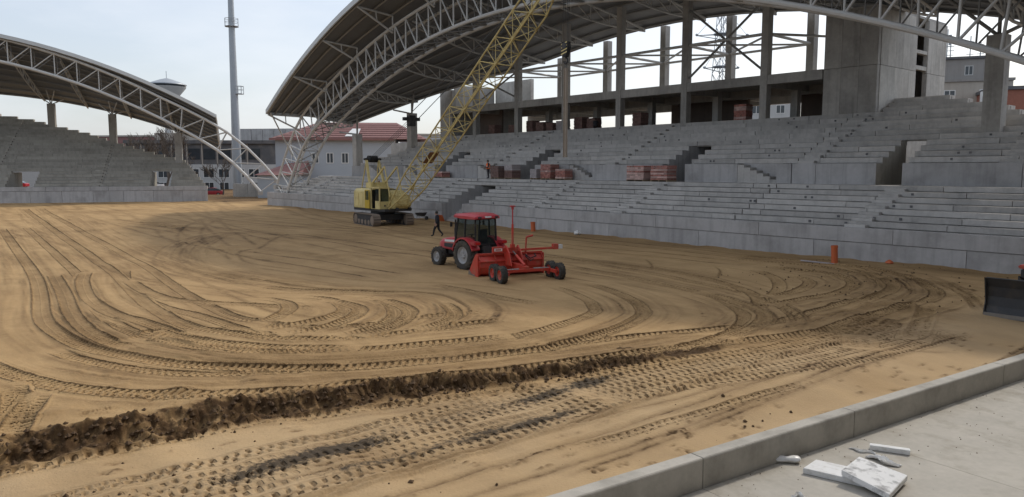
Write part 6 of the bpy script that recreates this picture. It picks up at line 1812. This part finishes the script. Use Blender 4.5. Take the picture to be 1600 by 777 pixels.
WALK = dict(pelvis=(0, 0, .96), spine=(0, .01, 1.12), chest=(0, .03, 1.33), neck=(0, .05, 1.5), head=(0, .09, 1.62), sh_l=(-.19, .03, 1.42), sh_r=(.19, .03, 1.42),
            el_l=(-.25, -.06, 1.15), el_r=(.25, .02, 1.15), wr_l=(-.23, .06, .93), wr_r=(.24, .2, .96), hip_l=(-.1, 0, .9), hip_r=(.1, 0, .9),
            kn_l=(-.1, .22, .5), kn_r=(.1, -.05, .5), an_l=(-.1, .3, .09), an_r=(.1, -.36, .13), toe_l=(-.1, .47, .05), toe_r=(.1, -.22, .04))
person("person", "person in dark clothes walking left between crane and tractor", (-44.07, 29.95, ground_z(-44.07, 29.95)), RAD(130), WALK, (.018, .018, .022), (.02, .022, .03))
STAND = dict(pelvis=(0, 0, .95), spine=(0, 0, 1.1), chest=(0, .02, 1.32), neck=(0, .02, 1.49), head=(0, .06, 1.61), sh_l=(-.2, 0, 1.41), sh_r=(.2, 0, 1.41),
             el_l=(-.28, .05, 1.14), el_r=(.26, .1, 1.16), wr_l=(-.24, .24, 1.02), wr_r=(.2, .3, 1.08), hip_l=(-.1, 0, .9), hip_r=(.1, 0, .9),
             kn_l=(-.12, .03, .5), kn_r=(.12, .02, .5), an_l=(-.13, -.02, .09), an_r=(.13, -.02, .09), toe_l=(-.15, .16, .04), toe_r=(.15, .16, .04))
person("person", "worker in orange vest standing among paver stacks on the walkway", (-57.8, 45.25, 3.80), RAD(150), STAND, (.03, .025, .03), (.05, .045, .05), vest=(.85, .16, .02))
CROUCH = dict(pelvis=(0, -.1, .48), spine=(0, .02, .62), chest=(0, .18, .78), neck=(0, .28, .93), head=(0, .36, 1.02), sh_l=(-.19, .2, .86), sh_r=(.19, .2, .86),
              el_l=(-.24, .38, .66), el_r=(.24, .4, .68), wr_l=(-.15, .56, .72), wr_r=(.15, .58, .72), hip_l=(-.11, -.08, .45), hip_r=(.11, -.08, .45),
              kn_l=(-.16, .3, .52), kn_r=(.16, .3, .50), an_l=(-.14, .1, .09), an_r=(.14, .1, .09), toe_l=(-.15, .28, .04), toe_r=(.15, .28, .04), z_waist=.52)
person("person", "dark figure crouching beside paver stacks on the upper floor", (-53.0, 55.0, 8.58), RAD(40), CROUCH, (.03, .03, .035), (.035, .035, .04))


# ------------------------------------------------------------------ paver stacks on pallets
rp = random.Random(9)
def paver_stack(x, y, z, w, d, n, ch, mt, label, group, rz=0.0, wrap=None):
    t = thing("paver_stack", label, "paver stack", (x, y, z), rz, group)
    b = MB()
    for k in range(5):
        yy = -d / 2 + k * (d - .1) / 4; b.box(-w / 2, w / 2, yy, yy + .1, .10, .125)
    for k in range(3):
        xx = -w / 2 + k * (w - .09) / 2; b.box(xx, xx + .09, -d / 2, d / 2, .0, .099)
    b.build("pallet", 'wood', t)
    for k in range(n):
        nx = 5 if k % 2 else 6
        z0 = .128 + k * ch
        ox, oy = rp.uniform(-.025, .025), rp.uniform(-.02, .02)
        m_ = mt if not (wrap and k > n * 0.45) else wrap
        if mt == 'brick' and m_ == mt and rp.random() < .35: m_ = 'brick_pale'
        for i in range(nx):
            piece("paver_row", m_, t, -w / 2 + w * i / nx + ox + .004, -w / 2 + w * (i + 1) / nx + ox - .004, -d / 2 + oy, d / 2 + oy - rp.uniform(0, .02), z0, z0 + ch - .012)
    return t
G1, G2 = "paver stacks on the walkway between the tiers", "paver stacks on the upper floor"
for x, w, d, n, mt, lab, wr in (
        (-65.6, 1.5, 1.0, 4, 'brick', "low red paver stack on the walkway behind the crane boom", None),
        (-56.2, 1.1, 1.0, 8, 'brick_dark', "brown paver stack just right of the orange-vested worker", None),
        (-54.1, 1.2, 1.0, 9, 'brick_dark', "paver stack with a grey upper half on the walkway", 'block_grey'),
        (-49.0, 1.2, 1.1, 9, 'brick', "taller red paver stack below the middle stair passage", None),
        (-47.2, 1.1, 1.0, 6, 'brick', "lower red paver stack right of the middle stair passage", None),
        (-50.7, .8, .9, 6, 'block_grey', "small pale paver stack left of the middle stair passage", None),
        (-38.9, 1.7, 1.1, 8, 'brick', "left of the two wide red paver stacks in front of the dark opening", None),
        (-36.55, 1.6, 1.1, 8, 'brick', "right of the two wide red paver stacks in front of the dark opening", None)):
    paver_stack(x, 45.35 if x > -40 else 45.2, 3.80, w, d, n, 0.135, mt, lab, G1, RAD(rp.uniform(-4, 4)), wr)
_ord = ["first", "second", "third", "fourth", "fifth", "sixth", "seventh", "eighth", "ninth", "tenth"]
for k, (x, n, mt, hgt) in enumerate(((-69.9, 7, 'brick_dark', .16), (-66.4, 6, 'brick_dark', .16), (-63.3, 8, 'brick_dark', .16), (-61.5, 7, 'brick_dark', .15), (-59.9, 6, 'brick_dark', .15), (-58.5, 7, 'block_grey', .15), (-55.7, 8, 'brick_dark', .16), (-54.1, 7, 'brick_dark', .16), (-47.7, 8, 'brick_dark', .16), (-36.7, 8, 'brick', .17))):
    paver_stack(x, 55.7 + rp.uniform(-.1, .3), 8.59, 1.15, 1.0, n, hgt, mt, "%s paver stack from the left along the edge of the upper floor" % _ord[k], G2, RAD(rp.uniform(-6, 6)))

# ------------------------------------------------------------------ small things along the wall
def pipe_stub(x, y, r, h, label):
    z = ground_z(x, y)
    o = MB().lathe([(r * .86, h * .2), (r * .86, h), (r, h), (r, h - .12), (r * .94, h - .13), (r * .94, -.1), (r * .8, -.1)], 18).build("pipe_stub", 'orange', None, smooth=True)
    o.location = (x, y, z); o.rotation_euler = (RAD(2), RAD(-2), 0)
    tag(o, label, "pipe", "orange pipes standing along the wall")
pipe_stub(-42.9, 37.9, .19, .72, "short orange plastic pipe standing behind the red leveller")
pipe_stub(-18.67, 36.84, .17, .88, "orange plastic pipe standing near the right end of the wall")
sg = MB().obox((0, 0, .32), (1.1, .05, .62), Matrix.Rotation(RAD(24), 3, 'X')).build("orange_board", 'orange', None, bevel=.01)
sg.location = (-56.4, 38.6, .02); tag(sg, "orange board leaning in the stair gap behind the walking person", "board")
wbz = ground_z(-58.9, 38.2)
wb = thing("wheelbarrow", "dark wheelbarrow standing by the wall left of the stair gap", "wheelbarrow", (-58.9, 38.2, wbz), RAD(20))
MB().loft([[(-.3, -.2, .35), (.3, -.18, .35), (.3, .18, .35), (-.3, .2, .35)], [(-.48, -.32, .66), (.5, -.3, .7), (.5, .3, .7), (-.48, .32, .66)]]).build("tray", 'dark', wb)
MB().lathe([(.04, -.04), (.18, -.05), (.19, 0), (.18, .05), (.04, .04)], 14, (.62, 0, .19), 'Y').build("wheel", 'black', wb)
for s in (-1, 1):
    MB().sweep([(.62, s * .06, .19), (.1, s * .22, .36), (-.95, s * .28, .6)], .02, 6).build("handle", 'steel_dark', wb); MB().tube((-.3, s * .22, .38), (-.42, s * .24, 0), .018).build("leg", 'steel_dark', wb)
rl = thing("site_rail", "thin steel rail post at the edge of the stair gap", "rail", (-57.3, 39.2, 1.7))
MB().tube((0, 0, -.1), (0, 0, 1.0), .025).tube((0, 0, 1.0), (.35, 0, 1.0), .025).build("rail_tube", 'steel_dark', rl)
bg = MB().lathe([(.05, 0), (.22, .02), (.25, .12), (.16, .24), (.05, .3)], 12)
rb = random.Random(2); bg.v = [(x + rb.uniform(-.05, .05), y + rb.uniform(-.05, .05), z + rb.uniform(-.02, .03)) for x, y, z in bg.v]
o = bg.build("rubbish_bag", 'plastic_film', None, smooth=True); o.location = (-38.4, 38.1, ground_z(-38.4, 38.1)); tag(o, "crumpled white bag lying at the foot of the wall", "bag")
o = MB().obox((0, 0, .04), (1.6, .3, .04), Matrix.Rotation(.06, 3, 'Y')).build("plank", 'block_grey', None, bevel=.005); o.location = (-19.3, 36.3, ground_z(-19.3, 36.3)); o.rotation_euler = (0, 0, .4); tag(o, "pale plank lying on the soil right of the right-hand orange pipe", "plank")
o = MB().lathe([(.05, 0), (.2, .03), (.18, .1), (.08, .17), (.02, .2)], 9).build("orange_sack", 'orange', None, smooth=True); o.location = (-16.6, 38.3, ground_z(-16.6, 38.3)); tag(o, "small crumpled orange sack on the soil against the wall at right", "sack")

# ------------------------------------------------------------------ foam boards and scraps on the platform
def slab_thing(name, corners, th, label, m_='foam', cat="foam board", tilt=0.0):
    c = sum((Vector((a, b_, 0)) for a, b_, _ in corners), Vector()) / 4
    t = MB(); z0 = min(p[2] for p in corners)
    top = [Vector((a, b_, z_)) - Vector((c.x, c.y, z0)) for a, b_, z_ in corners]
    bot = [p - Vector((0, 0, th)) for p in top]
    t.add(bot + top, [(3, 2, 1, 0), (4, 5, 6, 7), (0, 1, 5, 4), (1, 2, 6, 5), (2, 3, 7, 6), (3, 0, 4, 7)])
    o = t.build(name, m_, None, bevel=0.008); o.location = (c.x, c.y, z0)
    return tag(o, label, cat, "white foam boards lying on the platform" if cat == "foam board" else None)
PZ = -0.70
slab_thing("foam_board", [(-6.74, 12.48, PZ + .105), (-5.75, 12.72, PZ + .105), (-5.86, 13.28, PZ + .105), (-6.8, 13.05, PZ + .105)], .1, "flat white foam board lying under the larger marked one")
bd_ = slab_thing("foam_board", [(-6.1, 12.62, PZ + .235), (-5.2, 12.46, PZ + .14), (-5.33, 13.46, PZ + .16), (-6.2, 13.48, PZ + .235)], .1, "large square foam board with dark smears lying on top of another", 'foam_marked')
slab_thing("foam_board", [(-6.5, 14.56, PZ + .1), (-5.86, 14.86, PZ + .1), (-5.92, 14.99, PZ + .1), (-6.56, 14.69, PZ + .1)], .095, "narrow white foam strip lying beyond the crumpled film")

def film(name, loc, sx, sy, hz, seed, label, m_='plastic_film', rz=0.0):
    g = random.Random(seed); b = MB(); n, k = 22, 9; vs = []
    for i in range(n + 1):
        for j in range(k + 1):
            u, v = i / n - .5, j / k - .5
            taper = 1 - .55 * abs(u) * 2 * g.uniform(.8, 1.1)
            vs.append((u * sx + g.uniform(-.01, .01), v * sy * taper + .04 * math.sin(u * 9 + seed), abs(.5 + .5 * math.sin(v * 17 + u * 3 + seed)) * hz * (1 - (2 * u) ** 2 * .8) * g.uniform(.7, 1.2) + .006))
    fs = [(i * (k + 1) + j, (i + 1) * (k + 1) + j, (i + 1) * (k + 1) + j + 1, i * (k + 1) + j + 1) for i in range(n) for j in range(k)]
    b.add(vs, fs); o = b.build(name, m_, None, smooth=True); o.location = loc; o.rotation_euler = (0, 0, rz)
    sd = o.modifiers.new("thickness", 'SOLIDIFY'); sd.thickness = .004
    tag(o, label, "plastic film")
film("plastic_film", (-6.05, 14.15, PZ), .62, .26, .09, 3, "crumpled pale plastic film lying between foam board and strip", rz=-.15)
film("plastic_film", (-6.55, 14.36, PZ), .5, .1, .05, 5, "thin twisted strand of pale film beside the foam strip", rz=.25)
film("plastic_film", (-6.25, 11.5, PZ), .25, .14, .06, 8, "small scrap of pale film near the bottom of the picture", rz=.6)
ct = MB().lathe([(.02, -.24), (.075, -.22), (.085, -.1), (.07, .0), (.085, .12), (.075, .21), (.03, .24)], 10, axis='X')
rb = random.Random(12); ct.v = [(x, y * 1.1 + rb.uniform(-.014, .014), max(-.06, z * .75 + rb.uniform(-.014, .014))) for x, y, z in ct.v]
o = ct.build("crushed_bottle", 'plastic_film', None, smooth=True); o.location = (-7.2, 12.75, PZ + .065); o.rotation_euler = (0, 0, RAD(44)); tag(o, "crushed pale plastic bottle lying against the kerb wall", "bottle")
gr = MB(); rg = random.Random(31)
for k in range(160):
    y = rg.uniform(8, 24); x = kerb_x(y) + .22 + abs(rg.gauss(0, 1.3)); s = rg.uniform(.006, .02)
    gr.add([(x + s, y, PZ), (x - s * .6, y + s, PZ), (x - s * .5, y - s, PZ), (x, y, PZ + s * .9)], [(0, 1, 3), (1, 2, 3), (2, 0, 3)])
stuff(gr.build("grit", 'clod'), "scattered grit and crumbs of soil on the platform", "grit")
